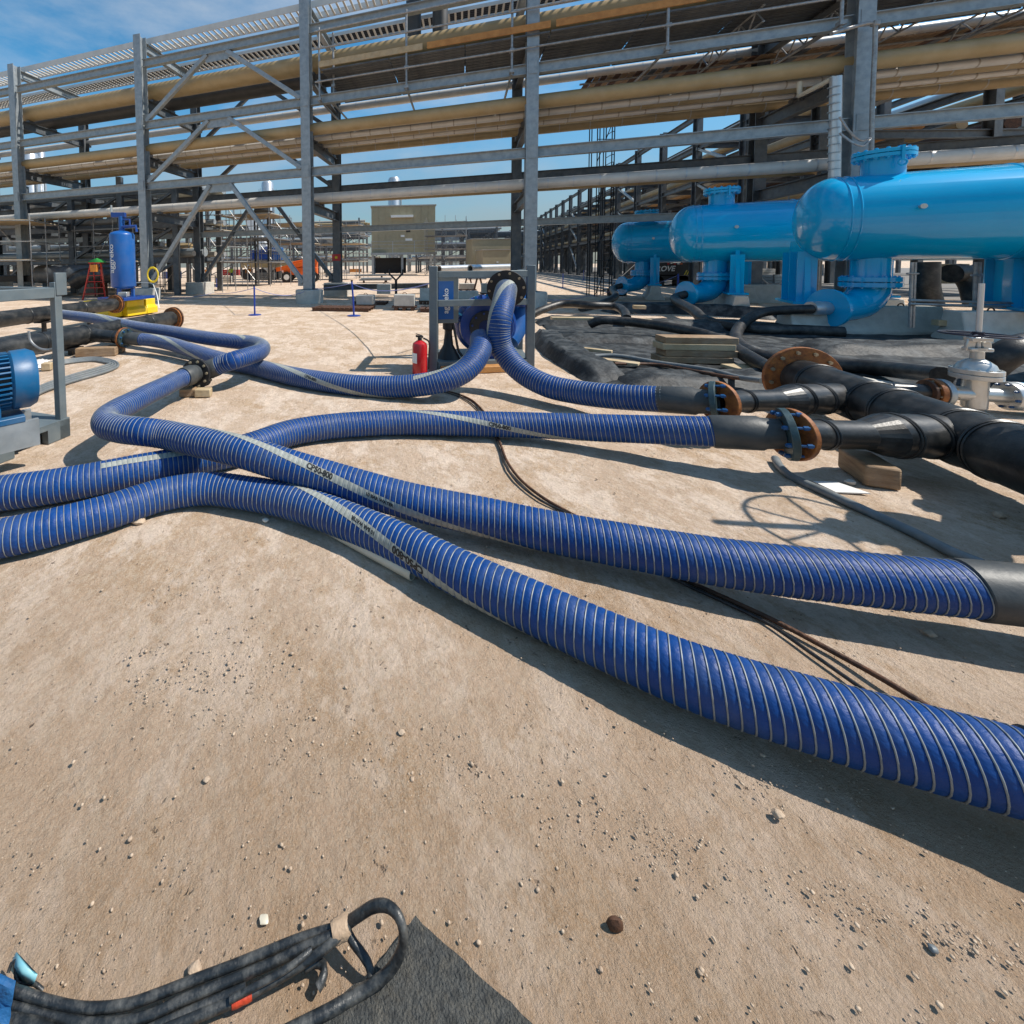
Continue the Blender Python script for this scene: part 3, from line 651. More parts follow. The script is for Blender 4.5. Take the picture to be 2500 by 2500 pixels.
# ------------------------------------------------------------------ right hand black manifold
man = thing('black_manifold', 'black polyethylene pipe manifold at right with two branches and a rusty end flange', 'pipe manifold', at(2300, 1150))
HC = .31
hA = at(1962, 925, HC); hB = at(2500, 1122, HC); hd = nz(hB - hA); hE = hB + hd * 2.2
RH = .215
b = MB(); b.tube(straight(hA, hE), RH, 32); b.build('header_pipe', HDPE, man)
for q in (.25, .95, 1.2, 1.75, 2.0, 2.6, 2.85):
    p = hA + hd * q; b = MB(); b.torus(p, hd, RH + .002, .009, 32, 6); b.torus(p + hd * .025, hd, RH + .002, .009, 32, 6); b.build('weld_bead', HDPE, man)
fe = flange(man, hA - hd * .03, hd, .36, .10, .05, RUST, name='end_flange'); bolts(man, hA - hd * .03, hd, .30, 12, BOLTG, .022, .05)
b = MB(); b.lathe(hA - hd * .07, hd, [(0, .34), (.03, .34)], 28); b.build('blind_plate', RUSTD, man)
def branch(cpx, tie, Rs, Rb):
    """reducer branch from hose flange at point c to the header"""
    c = A(*cpx); # foot on header axis
    foot = A(*tie); d = nz(foot - c); l = np.linalg.norm(foot - c)
    flange(man, c + d * .035, d, .188, .08, .04, RUST, name='branch_flange')
    b = MB(); b.lathe(c + d * .08, d, [(0, Rs + .015), (.05, Rs), (.38 * l, Rs)], 28, caps=False); b.build('branch_pipe', HDPE, man)
    b = MB(); b.lathe(c + d * (.38 * l + .08), d, [(0, Rs), (.17, Rb)], 28, caps=False); b.build('reducer', HDPE, man, angle=8)
    b = MB(); b.lathe(c + d * (.38 * l + .25), d, [(0, Rb), (l * .62 - .25, Rb), (l * .62 - .18, Rb * .95)], 28, caps=False); b.build('branch_pipe', HDPE, man)
    for q in (.20 * l, .38 * l + .32, .38 * l + .56):
        R_ = Rs if q < .3 * l else Rb
        b = MB(); b.torus(c + d * q, d, R_ + .002, .008, 28, 6); b.torus(c + d * (q + .022), d, R_ + .002, .008, 28, 6); b.build('weld_bead', HDPE, man)
def foot_at(px, py): return at(px, py, HC)
branch(c4, hA + hd * (.72), .098, .14)
branch(c5, hA + hd * (1.72), .104, .158)

def block(name, label, cat, px, size, rz, m, h=0.0, grp=None, bev=.012):
    p = at(*px) if len(px) == 2 else A(*px); ex = A(math.cos(rz), math.sin(rz), 0); ey = A(-math.sin(rz), math.cos(rz), 0)
    b = MB(); b.box(p + A(0, 0, h + size[2] / 2), size, ex, ey); o = b.build(name, m, bevel=bev); recenter(o, p + A(0, 0, h)); return tag(o, label, cat, grp)
block('timber_block', 'chunky timber block under the nearer black reducer', 'timber block', (2118, 1168), (.34, .19, .16), math.atan2(-.9, -.42), WOOD, bev=.018)
block('timber_block', 'brown end piece of timber, left of the pair under the flanged hose joint', 'timber block', (460, 966), (.20, .12, .1), .1, WOOD)
block('timber_block', 'pale timber offcut, right of the pair under the flanged hose joint', 'timber block', (497, 967), (.20, .12, .1), .05, PLANK)
block('timber_block', 'long timber block under the lower black pipe at left', 'timber block', (238, 868), (.7, .2, .16), .15, WOOD)
block('timber_block', 'short timber block right of the long one under the left black pipe', 'timber block', (283, 860), (.3, .2, .14), .2, WOOD)
block('timber_block', 'small yellow timber block beside the blue motor skid', 'timber block', (116, 903), (.14, .12, .12), .2, PLANK)

# ------------------------------------------------------------------ flanges and the far end of the S shaped hose joint
jn = thing('hose_joint', 'black bolted flange joint between two blue hoses, resting on timber offcuts', 'pipe joint', at(478, 960))
pj = (P2[0] + c1) / 2; dj = nz(c1 - P2[0])
flange(jn, P2[0] + dj * .26, dj, .2, .09, .05, BLACK); bolts(jn, P2[0] + dj * .285, dj, .165, 10, BOLTG, .018, .08)
b = MB(); b.lathe(P2[0] + dj * .2, dj, [(0, .11), (max(.1, np.linalg.norm(c1 - P2[0]) - .2), .11)], 24); b.build('spool', CUFF, jn)

# ------------------------------------------------------------------ three azure vessels
AX = math.radians(31)
def vessel():
    r = thing('heat_exchanger', 'largest azure horizontal vessel, nearest, at the right edge', 'vessel', (0, 0, 0), 'azure horizontal vessels in a row')
    D = 1.9; Rr = D / 2; Lc = 5.2; zc = 2.6; X = A(1, 0, 0)
    prof = [(-.62 * math.cos(a), Rr * math.sin(a)) for a in np.linspace(0.02, PI / 2, 14)]
    prof += [(0, Rr), (Lc, Rr)] + [(Lc + .62 * math.sin(a), Rr * math.cos(a)) for a in np.linspace(0, PI / 2 - .02, 10)]
    b = MB(); b.lathe((0, 0, zc), X, prof, 64); b.build('shell', TANKB, r, angle=50)
    for q in (0.02, .16, 2.4, 4.0):
        b = MB(); b.torus((q, 0, zc), X, Rr, .016, 64, 6); b.build('weld_seam', TANKB, r)
    b = MB(); b.lathe((.75, 0, zc + Rr - .15), ZV, [(0, .33), (.52, .33)], 32, caps=False); b.build('top_nozzle', TANKB, r)
    for k in (0, 1): flange(r, (.75, 0, zc + Rr + .36 + k * .09), ZV, .47, .0, .075, TANKB, name='manway_flange', n=40)
    bolts(r, (.75, 0, zc + Rr + .405), ZV, .42, 16, TANKB, .035, .12)
    b = MB(); b.beam((.86, -.47, zc + Rr + .2), (.86, -.47, zc + Rr + .52), .045, .045); b.torus((.86, -.47, zc + Rr + .16), (0, 1, 0), .06, .02, 14, 6); b.build('davit', TANKB, r)
    b = MB(); b.lathe((.64, 0, zc - Rr + .12), -ZV, [(0, .31), (.66, .31)], 32, caps=False); b.build('bottom_nozzle', TANKB, r)
    for k in (0, 1): flange(r, (.64, 0, zc - Rr - .42 - k * .12), ZV, .48, .0, .1, TANKB, name='nozzle_flange', n=36)
    bolts(r, (.64, 0, zc - Rr - .48), ZV, .42, 16, TANKB, .03, .14)
    eo = A(-.82, -.57, 0); el = [A(.64, 0, zc - Rr - .6)] + [A(.64, 0, zc - Rr - .6 - .45 * math.sin(a)) + eo * .62 * (1 - math.cos(a)) for a in np.linspace(.15, PI / 2, 9)] + [A(.64, 0, zc - Rr - 1.06) + eo * .95]
    b = MB(); b.tube(el, [.33] * 3 + [.33] * 4 + [.31] * 4, 28); b.build('elbow', TANKB, r)
    flange(r, A(.64, 0, zc - Rr - 1.06) + eo * .98, eo, .43, .0, .07, TANKB, name='elbow_flange')
    for q in (1.05, 4.1):
        b = MB()
        b.add([(q + x, y * w_, z) for x in (-.05, .05) for (y, w_, z) in ((-1, .95, .62), (1, .95, .62), (1, .72, zc - .45), (-1, .72, zc - .45))],
              [(0, 1, 2, 3), (7, 6, 5, 4), (0, 4, 5, 1), (1, 5, 6, 2), (2, 6, 7, 3), (3, 7, 4, 0)])
        for y in (-.8, 0, .8): b.box((q, y * .95, 1.25), (.34, .04, 1.25))
        b.box((q, 0, .66), (.5, 1.95, .06)); b.build('saddle', TANKB, r)
    for q in (.95, 3.1):
        b = MB(); b.lathe((q, -Rr + .02, zc + .12), (0, -1, 0), [(0, .035), (.09, .035), (.09, .05), (.12, .05)], 10); b.build('earthing_boss', SILVER, r)
    return r
V3 = vessel()
VP = [atY(2030, 546, 10.0), atY(1688, 578, 14.6), atY(1530, 596, 20.4)]
VL = ['largest azure horizontal vessel, nearest, at the right edge', 'middle azure horizontal vessel of the row of three', 'smallest looking azure vessel, farthest left of the row of three']
vs = [V3, copy_tree(V3), copy_tree(V3)]
_sd = [c for c in V3.children if c.name.startswith('saddle')]
_sd[0].location.x -= 1.42; _sd[0].location.y += .5; _sd[0].scale.y = .66; _sd[1].location.x -= 1.35
for o, p, l in zip(vs, VP, VL):
    o.location = (p[0], p[1], 0); o.rotation_euler = (0, 0, -AX); o['label'] = l
EX, EY = A(math.cos(AX), -math.sin(AX), 0), A(math.sin(AX), math.cos(AX), 0)
def VW(i, x, y, z): return A(VP[i][0], VP[i][1], 0) + EX * x + EY * y + ZV * z

# concrete barriers used as plinths
def barrier(label, c, dirv, Lb, hgt=.62, m=CONC):
    r = thing('concrete_barrier', label, 'concrete barrier', A(c[0], c[1], 0), 'concrete barriers under the vessels')
    d = nz(dirv); w = .34
    b = MB(); c = A(c[0], c[1], 0)
    b.prism([(-w, 0), (w, 0), (w, .09), (w * .62, .26), (w * .45, hgt), (-w * .45, hgt), (-w * .62, .26), (-w, .09)], c - d * Lb / 2, c + d * Lb / 2)
    b.build('barrier_body', m, r, bevel=.02)
    for k in (-1, 1):
        b = MB(); p = c + d * k * Lb * .28 + ZV * hgt; b.torus(p, np.cross(d, ZV), .06, .012, 14, 6); b.build('lifting_loop', RUSTD, r)
    return r
for i, l in enumerate(('nearest', 'middle', 'farthest')):
    for q, e in (((1.05, 'left'), (4.1, 'right')) if i else ((.45, 'left'), (2.9, 'right'))):
        c = VW(i, q, -.1, 0); barrier(f'pale concrete barrier carrying the {e} saddle of the {l} azure vessel', c, EY if i else A(1, -.12, 0), 2.6 if i else 3.0)

# black suction hoses
def plain(label, ctrl, r, m=RUB, n=12, cat='hose', name='rubber_hose', ds=.06, group='black rubber hoses by the vessels', raw=None):
    P = raw if raw is not None else pxs(ctrl); q, _ = spline(P, ds)
    b = MB(); b.tube(q, r, n); o = b.build(name, m, angle=60); recenter(o, q[0] * A(1, 1, 0)); tag(o, label, cat, group); return q
EO = A(-.82, -.57, 0) 
def EE(i, k, z=.59): return VW(i, .64 - .82 * k, -.57 * k, z)
e3 = EE(0, 1.02)
q1 = plain('thick black hose looping from the nearest vessel elbow to the silver gate valve', None, .105,
    raw=[e3, EE(0, 1.5, .57), at(1865, 762, .48), at(1822, 783, .30), at(1798, 812, .14), at(1812, 846, .11), at(1872, 872, .11), at(1981, 884, .11), at(2126, 897, .15), at(2300, 918, .32)])
b = MB(); ed = nz(EE(0, 1.4) - e3); b.lathe(e3, ed, [(0, .15), (.4, .15)], 20); b.lathe(e3, ed, [(.15, .155), (.2, .155)], 20); tag(b.build('hose_sleeve', ALU), 'pale sleeve on the hose end at the nearest vessel elbow', 'sleeve')
e2 = EE(1, 1.0)
plain('black hose drooping from the middle vessel elbow and running right', None, .13, raw=[e2, EE(1, 1.35, .5), at(1696, 760, .3), at(1722, 782, .16), at(1775, 797, .11), at(1850, 806, .11), at(1930, 806, .11), at(2060, 812, .11)])
e1 = EE(2, 1.0)
plain('black hose dropping from the farthest vessel elbow behind the liner', None, .13, raw=[e1, EE(2, 1.35, .5), at(1500, 726, .3), at(1465, 742, .12), at(1420, 752, .12)])
plain('long black hose running over the liner toward the rusty end flange', [(1440, 792, .25), (1466, 782, .36), (1517, 784, .36), (1610, 795, .36), (1704, 813, .32), (1760, 832, .28), (1812, 862, .22), (1859, 890, .2), (1890, 905, .2)], .10)
plain('short black hose humping along the rear liner edge', [(1300, 768, .2), (1325, 756, .3), (1378, 741, .45), (1440, 745, .45), (1499, 748, .42), (1523, 760, .36), (1530, 778, .25)], .11)
plain('thin grey green hose trailing along inside the liner', [(1425, 872, .08), (1500, 868, .12), (1610, 886, .1), (1735, 904, .14), (1800, 921, .16), (1860, 930, .2)], .035, m=GCAB)
plain('thin brown hose beside the grey green one in the liner', [(1500, 888, .1), (1600, 890, .08), (1690, 905, .14), (1790, 922, .16), (1840, 925, .16)], .025, m=RUSTD)
plain('thick black hose arching at the right edge behind the gate valve', None, .16, raw=[at(2398, 915, .12), at(2425, 888, .30), at(2470, 858, .48), at(2540, 838, .55), at(2640, 850, .4)])
plain('grey cable running from the flange on the sand to the black end pipe', [(1893, 1120, .02), (1905, 1140, .02), (1935, 1165, .02), (2000, 1195, .02), (2110, 1245, .02), (2230, 1300, .02), (2330, 1350, .03), (2400, 1378, .03)], .028, m=GCAB, cat='cable', name='ground_cable', group='cables on the sand', ds=.03)
plain('black cable crossing the sand between the hoses, upper of the two strands', [(1060, 952, .01), (1100, 957, .01), (1145, 973, .01), (1175, 998, .01), (1205, 1045, .01), (1222, 1085, .01), (1240, 1130, .01), (1275, 1175, .01), (1330, 1218, .01), (1390, 1252, .01), (1480, 1300, .01), (1640, 1400, .01), (1760, 1455, .01), (1900, 1520, .01), (2050, 1600, .01), (2150, 1655, .02), (2260, 1722, .02), (2400, 1812, .012), (2600, 1900, .012), (2800, 1960, .012)], .011, m=RUSTD, cat='cable', name='ground_cable', group='cables on the sand', ds=.03)
plain('black cable crossing the sand between the hoses, lower of the two strands', [(1062, 954, .008), (1095, 960, .008), (1140, 978, .008), (1170, 1005, .008), (1200, 1050, .008), (1218, 1090, .008), (1235, 1138, .008), (1268, 1183, .008), (1325, 1224, .008), (1388, 1255, .008), (1480, 1306, .008), (1640, 1410, .008), (1780, 1475, .008), (1880, 1525, .008), (1960, 1580, .008), (2060, 1650, .008), (2150, 1712, .008), (2320, 1820, .008), (2560, 1930, .008), (2760, 1990, .008)], .008, m=RUB, cat='cable', name='ground_cable', group='cables on the sand', ds=.03)

# ------------------------------------------------------------------ containment liner
def ridge(pts, w, hgt, seed, closed=False):
    q, s = spline(pts, .11); T = np.gradient(q, axis=0); T /= np.linalg.norm(T, axis=1)[:, None]; Nn = np.stack([-T[:, 1], T[:, 0], 0 * T[:, 0]], 1)
    a = np.linspace(0, 1, 15); V = []
    for i in range(len(q)):
        for u in a:
            x = (u - .5) * 2 * w; z = hgt * min(1.0, 1.7 * math.sin(PI * u)) ** 1.2 * min(1, (min(i, len(q) - 1 - i) / 4.0) ** .6)
            n_ = .5 * noise.noise((q[i][0] * 2.3 + seed, q[i][1] * 2.3, u * 3)); n2 = .55 - 1.6 * abs(noise.noise((q[i][0] * 4 + seed, q[i][1] * 4, u * 5))); n3 = noise.noise((s[i] * 1.1, u * 1.5, seed))
            V.append(q[i] + Nn[i] * (x + .08 * n_ + .02 * n2) + ZV * max(-.01, z * (1 + .25 * n3) + (.03 * n2 + .02 * n_) * math.sin(PI * u)))
    k = len(q); m = len(a); idx = np.arange(k * m).reshape(k, m); F = np.stack([idx[:-1, :-1], idx[1:, :-1], idx[1:, 1:], idx[:-1, 1:]], -1).reshape(-1, 4)
    return V, F.tolist()
berm = thing('containment_liner', 'crumpled black liner laid over low banks as a spill basin by the pump', 'liner', at(1700, 880))
gp = lambda *l: [at(x, y) for x, y in l]
for k, (pts, w, h_) in enumerate(((gp((1500, 938), (1600, 938), (1720, 938), (1850, 935), (2000, 930)), .34, .15), (gp((1335, 818), (1352, 850), (1400, 885), (1450, 912), (1500, 938)), .32, .22), (gp((1310, 790), (1400, 792), (1500, 795), (1650, 800), (1800, 806), (1950, 812)), .45, .2),
        (gp((1345, 830), (1450, 834), (1560, 838), (1700, 845), (1850, 850)), .38, .13), (gp((1480, 762), (1600, 762), (1750, 768), (1900, 778)), .5, .3), (gp((1960, 858), (2100, 860), (2250, 864), (2420, 870), (2550, 874)), .5, .2), (gp((2150, 905), (2300, 930), (2480, 950)), .4, .12))):
    V, F = ridge(pts, w, h_, k * 7.3); b = MB(); b.add(V, F); o = b.build('liner_bank', TARP, berm, angle=60)
g0 = []; nx_, ny_ = 60, 50
cn = gp((1490, 945), (2560, 960), (2560, 815), (1320, 790))
for j in range(ny_ + 1):
    for i in range(nx_ + 1):
        u, v = i / nx_, j / ny_; p = cn[0] * (1 - u) * (1 - v) + cn[1] * u * (1 - v) + cn[2] * u * v + cn[3] * (1 - u) * v
        z = .035 + .03 * noise.noise((p[0] * 1.7, p[1] * 1.7, 2)) + .02 * noise.noise((p[0] * 5, p[1] * 5, 9))
        g0.append(p + ZV * z)
idx = np.arange((nx_ + 1) * (ny_ + 1)).reshape(ny_ + 1, nx_ + 1); F = np.stack([idx[:-1, :-1], idx[:-1, 1:], idx[1:, 1:], idx[1:, :-1]], -1).reshape(-1, 4)
b = MB(); b.add(g0, F.tolist()); b.build('liner_floor', TARP, berm, angle=60)
# timber lying in it
def board(label, p0, p1, w, h, m=PLANK, hh=0.0, grp='timber boards in the liner'):
    a_, c_ = at(*p0) + ZV * (hh + h / 2), at(*p1) + ZV * (hh + h / 2); b = MB(); b.beam(a_, c_, w, h); o = b.build('timber_board', m, bevel=.008); recenter(o, (a_ + c_) / 2 - ZV * h / 2); return tag(o, label, 'timber', grp)
for k in range(4):
    dx = (0, 12, 4, 10)[k]
    board(('bottom board of the timber stack in the liner', 'second board up in the timber stack in the liner', 'third board up in the timber stack in the liner', 'top board of the timber stack in the liner')[k], (1600 + dx, 890), (1775 + dx, 894), .3, .10, (WOOD, WOOD, PLANK, WOOD)[k], .06 + k * .104)
board('long pale plank on the rear bank, left piece', (1345, 815), (1450, 817), .2, .06, PLANK, .34)
board('long pale plank on the rear bank, right piece', (1455, 816), (1590, 822), .22, .06, PLANK, .33)
board('pale plank at the back behind the short black hose', (1357, 765), (1452, 768), .25, .07, PLANK, .2)
board('short yellow timber end at the back near the middle of the liner', (1545, 778), (1575, 779), .2, .1, PLANK, .3)
board('pale plank sloping inside the left end of the liner', (1412, 870), (1494, 880), .1, .05, PLANK, .12)
board('white plank half hidden under the thin hoses', (1465, 892), (1560, 905), .16, .04, PLANK, .08)
board('pale board lying beyond the manifold end flange', (1790, 905), (1900, 935), .4, .05, PLANK, .06)
board('timber lying behind the gate valve handwheel', (2280, 830), (2380, 833), .16, .12, PLANK, .3)
o = None
b = MB(); V, F = ridge(gp((2020, 935), (2120, 945), (2230, 948)), .28, .1, 55); b.add(V, F); tag(b.build('white_sheet', mat('white_plastic_sheet', (.62, .6, .54), None, 9, .6)), 'creased whitish sheet lying behind the black header pipe', 'plastic sheet')
b = MB(); pq = [at(1985, 1178), at(2042, 1180), at(2125, 1208), at(2040, 1205)]; b.add([p + ZV * .012 for p in pq] + [p + ZV * .004 for p in pq], [(0, 1, 2, 3), (7, 6, 5, 4), (0, 4, 5, 1), (1, 5, 6, 2), (2, 6, 7, 3), (3, 7, 4, 0)])
tag(b.build('white_sheet', WHITE), 'white paper sheet on the sand by the chunky timber block', 'paper')

# ------------------------------------------------------------------ gate valve
gv = thing('gate_valve', 'silver gate valve with dark blue handwheel at the right edge, bolted to a blue fitting', 'valve', at(2378, 985))
gY = 4.6
vc = atY(2378, 985, gY); vd = nz(A(1, -.28, 0)); vo = nz(np.cross(vd, ZV))
zax = .19
cc = A(vc[0], vc[1], zax)
b = MB(); b.lathe(cc - ZV * .18, ZV, [(0, .06), (.04, .09), (.36, .09), (.4, .10)], 24); b.tube([cc - vd * .25, cc + vd * .25], .075, 24); b.build('valve_body', SILVER, gv)
zb = zax + .20
flange(gv, A(vc[0], vc[1], zb), ZV, .178, 0, .05, SILVER, name='bonnet_flange'); flange(gv, A(vc[0], vc[1], zb + .055), ZV, .178, 0, .05, SILVER, name='bonnet_flange')
bolts(gv, A(vc[0], vc[1], zb + .03), ZV, .152, 12, SILVER, .014, .06)
b = MB(); b.lathe(A(vc[0], vc[1], zb + .08), ZV, [(0, .145), (.05, .125), (.09, .08), (.11, .048), (.2, .048), (.2, .068), (.23, .068), (.23, .035)], 24); b.build('bonnet_dome', SILVER, gv)
top = .84
for k in (-1, 1):
    b = MB(); b.beam(A(vc[0], vc[1], zb + .27) + vd * .07 * k, A(vc[0], vc[1], top - .05) + vd * .055 * k, .035, .075, up=tuple(vd)); b.build('yoke_arm', SILVER, gv, bevel=.01)
b = MB(); b.box(A(vc[0], vc[1], top - .05), (.17, .10, .05), vd, vo); b.box(A(vc[0], vc[1], zb + .29), (.18, .11, .04), vd, vo); b.build('yoke_bridge', SILVER, gv, bevel=.01)
b = MB(); b.tube([A(vc[0], vc[1], zb + .25), A(vc[0], vc[1], top + .55)], .021, 12); b.build('stem', ALU, gv)
hw = A(vc[0], vc[1], top); tilt = nz(ZV + vd * .03 + vo * -.0)
b = MB(); b.torus(hw, tilt, .26, .009, 40, 8)
for k in range(3):
    a_ = k * PI / 3 + .3; e = nz(math.cos(a_) * vd + math.sin(a_) * vo - vd * .05 * math.cos(a_) * 0); e = nz(e - tilt * np.dot(e, tilt)); b.tube([hw - e * .26, hw + e * .26], .0075, 8)
b.lathe(hw - ZV * .03, ZV, [(0, .04), (.06, .04)], 16); b.build('handwheel', WHEELB, gv)
flange(gv, cc - vd * .27, vd, .145, .06, .05, mat('worn_light_steel', (.45, .5, .52), None, 12, .4, .5), name='side_flange'); flange(gv, cc + vd * .27, vd, .15, .06, .05, SILVER, name='side_flange')
bolts(gv, cc - vd * .295, vd, .122, 8, BOLTG, .014, .08); bolts(gv, cc + vd * .295, vd, .125, 8, BOLTB, .014, .08)
g2 = copy_tree(gv); g2['label'] = 'second silver gate valve on a black stand just beyond the right edge'
_w = at(2030, 1290) + A(SUN.x, SUN.y, 0) / SUN.z * 1.96          # its wheel throws the wheel shaped shadow seen on the sand
_o = Vector((vc[0] - gv['_loc'][0], vc[1] - gv['_loc'][1], 0)) * 1.5; _o.rotate(Matrix.Rotation(.85, 3, 'Z'))
g2.scale = (1.5, 1.5, 1.5); g2.rotation_euler = (0, 0, .85); g2.location = (_w[0] - _o.x, _w[1] - _o.y, .70)
b = MB(); b.lathe(_w, ZV, [(0, .2), (.03, .2), (.03, .1), (.70, .1)], 20); tag(b.build('pipe_stand', HDPE), 'black pipe stand carrying the second gate valve beyond the right edge', 'stand')
bf = thing('blue_fitting', 'bright blue flanged fitting right of the silver gate valve', 'pipe fitting', cc * A(1, 1, 0) + vd * .8)
flange(bf, cc + vd * .335, vd, .15, .06, .05, WHITE, name='raised_face'); flange(bf, cc + vd * .385, vd, .148, .06, .05, TANKB)
b = MB(); b.lathe(cc + vd * .41, vd, [(0, .12), (.1, .10), (.9, .10), (1.2, .13), (1.5, .13)], 24); b.build('fitting_body', TANKB, bf)
for k in range(6):
    a_ = k * PI / 3; e = math.cos(a_) * ZV + math.sin(a_) * vo; b = MB(); b.beam(cc + vd * .44 + e * .11, cc + vd * 1.1 + e * .11, .03, .05, up=tuple(e)); b.build('rib', TANKB, bf)
lp = thing('black_feed_pipe', 'black pipe with rusty flange feeding the silver gate valve from the left', 'pipe', cc * A(1, 1, 0) - vd * .9)
flange(lp, cc - vd * .335, vd, .145, .06, .05, RUST); flange(lp, cc - vd * .39, vd, .13, .06, .03, RUSTD)
b = MB(); b.tube([cc - vd * .35, cc - vd * .9, cc - vd * 1.6 - ZV * .03], [.08, .08, .10], 20); b.build('pipe_run', HDPE, lp)

# ------------------------------------------------------------------ pump set in its frame
pf = thing('pump_frame', 'grey steel lifting frame on a skid around the blue pump', 'frame', at(1058, 908))
pL, pR = at(1058, 908), at(1293, 899); pd = nz(pR - pL); pn = nz(A(.22, .975, 0)); wid = np.linalg.norm(pR - pL)
for k, (p, h_) in enumerate(((pL, 1.63), (pR, 1.63), (pL + pn * 1.05, 1.5), (pR + pn * 1.05, 1.5))):
    b = MB(); b.beam(p, p + ZV * h_, .125, .125, up=tuple(pn)); b.build('post', FRAMEG, pf, bevel=.01)
for z, (a_, c_) in ((1.50, (pL, pR)), (1.06, (pL, pR)), (1.45, (pL + pn * 1.05, pR + pn * 1.05))):
    b = MB(); b.beam(a_ + pd * .06 + ZV * z, c_ - pd * .06 + ZV * z, .09, .10); b.build('cross_rail', FRAMEG, pf, bevel=.006)
for p in (pL, pR):
    for z in (1.50, .06):
        b = MB(); b.beam(p + pn * .06 + ZV * z, p + pn * 1.0 + ZV * z, .09, .10); b.build('side_rail', FRAMEG, pf, bevel=.006)
b = MB(); b.box((pL + pR) / 2 + pn * .55 + ZV * .13, (wid - .13, 1.0, .03), pd, pn); b.build('skid_deck', FRAMEG, pf)
b = MB(); b.beam(pL + pd * .06 + ZV * .08, pR - pd * .06 + ZV * .08, .1, .15); b.build('skid_sill', FRAMEG, pf)
block('timber_beam', 'brown timber beam under the front sill of the pump frame', 'timber', tuple((pL + pR) / 2 - pn * .12), (1.3, .16, .10), math.atan2(pd[1], pd[0]), OWOOD)
def PF(x, y, z): return pL + pd * x + pn * y + ZV * z
pu = thing('centrifugal_pump', 'blue centrifugal pump with ribbed casing inside the grey frame', 'pump', PF(.9, .5, 0))
pc = PF(.86, .18, .66)
dpx = -pn
b = MB(); b.lathe(pc + pn * .55, dpx, [(0, .20), (.05, .26), (.2, .3), (.42, .3), (.44, .34), (.5, .34)], 32); b.build('bearing_housing', NAVY, pu)
b = MB(); b.torus(pc + pn * .2, dpx, .36, .13, 40, 12, ry=.14); b.lathe(pc + pn * .28, dpx, [(0, .36), (.16, .36)], 36); b.build('volute', NAVY, pu)
b = MB(); b.lathe(pc + pn * .04, dpx, [(0, .20), (0, .40), (.05, .42), (.1, .40), (.1, .19), (0, .19)], 40, caps=False); b.build('suction_flange', NAVY, pu)
flange(pu, pc - pn * .09, dpx, .26, .115, .05, BLACK, name='hose_flange'); bolts(pu, pc - pn * .1, dpx, .22, 10, NAVY, .018, .05)
for k in range(13):
    a_ = -1.35 + k * .2; e = math.sin(a_) * pd + math.cos(a_) * ZV
    b = MB(); b.beam(pc + pn * .12 + e * .47, pc + pn * .42 + e * .45, .03, .07, up=tuple(e)); b.build('casing_rib', TANKB if k % 2 else NAVY, pu)
tq = PF(1.36, .06, 1.27)
hd4 = nz(P4[0] - P4[25])
flange(pu, P4[0] + hd4 * .03, hd4, .285, .13, .04, BLACK, name='outlet_flange'); bolts(pu, P4[0] + hd4 * .025, hd4, .245, 10, BOLTG, .02, .05)
b = MB(); b.tube(spline([P4[0] + hd4 * .05, P4[0] + hd4 * .25, PF(1.40, .55, 1.1), PF(1.45, .5, .85), PF(1.40, .4, .6), PF(1.25, .3, .4)], .05)[0], .17, 20); b.build('discharge_elbow', VTANK, pu)
flange(pu, PF(1.44, .5, .98), ZV, .25, .15, .05, NAVY, name='discharge_flange')
b = MB(); b.beam(PF(.86, .3, .14), PF(.86, .3, .36), .5, .3); b.build('foot', NAVY, pu)
cb = thing('control_cabinet', 'grey control cabinet with blue panel lettered aggreko inside the pump frame'.replace('lettered aggreko', 'and vertical white lettering'), 'control cabinet', PF(.24, .3, 0))
b = MB(); b.box(PF(.235, .28, 1.115), (.34, .22, .78), pd, pn); b.build('cabinet_body', FRAMEG, cb, bevel=.01)
b = MB(); b.box(PF(.20, .165, 1.09), (.245, .012, .60), pd, pn); b.build('blue_panel', VTANK, cb)
Vt, Ft = text_geo('aggreko', .125, .002); b = MB(); b.add([PF(.20, .155, 1.08) + ZV * v[0] - pd * v[1] for v in Vt], Ft); b.build('lettering', WHITE, cb)
b = MB(); b.beam(PF(.24, .3, .14), PF(.24, .3, .74), .10, .10); b.lathe(PF(.24, .3, .6), ZV, [(0, .06), (.02, .09), (.12, .09), (.14, .07)], 16); b.build('pedestal', BLACK, cb)
b = MB(); b.lathe(PF(.24, .3, .14), ZV, [(0, .19), (.05, .17), (.22, .08), (.4, .06)], 16); b.build('pedestal_base', BLACK, cb)
plain('loose black cable falling from the cabinet to the skid deck', None, .02, raw=[PF(.3, .25, .8), PF(.36, .2, .5), PF(.42, .2, .25), PF(.5, .15, .17)], cat='cable', name='control_cable', group=None)
mb_ = thing('electric_motor', 'dark blue electric motor behind the pump', 'motor', PF(.86, 1.0, 0))
b = MB(); b.lathe(PF(.86, .74, .66), pn, [(0, .2), (.02, .24), (.5, .24), (.55, .18)], 28); b.build('motor_body', NAVY, mb_)
for k in range(10):
    a_ = k * PI / 5; e = math.sin(a_) * pd + math.cos(a_) * ZV; b = MB(); b.beam(PF(.86, .78, .66) + e * .25, PF(.86, 1.22, .66) + e * .25, .015, .05, up=tuple(e)); b.build('fin', NAVY, mb_)

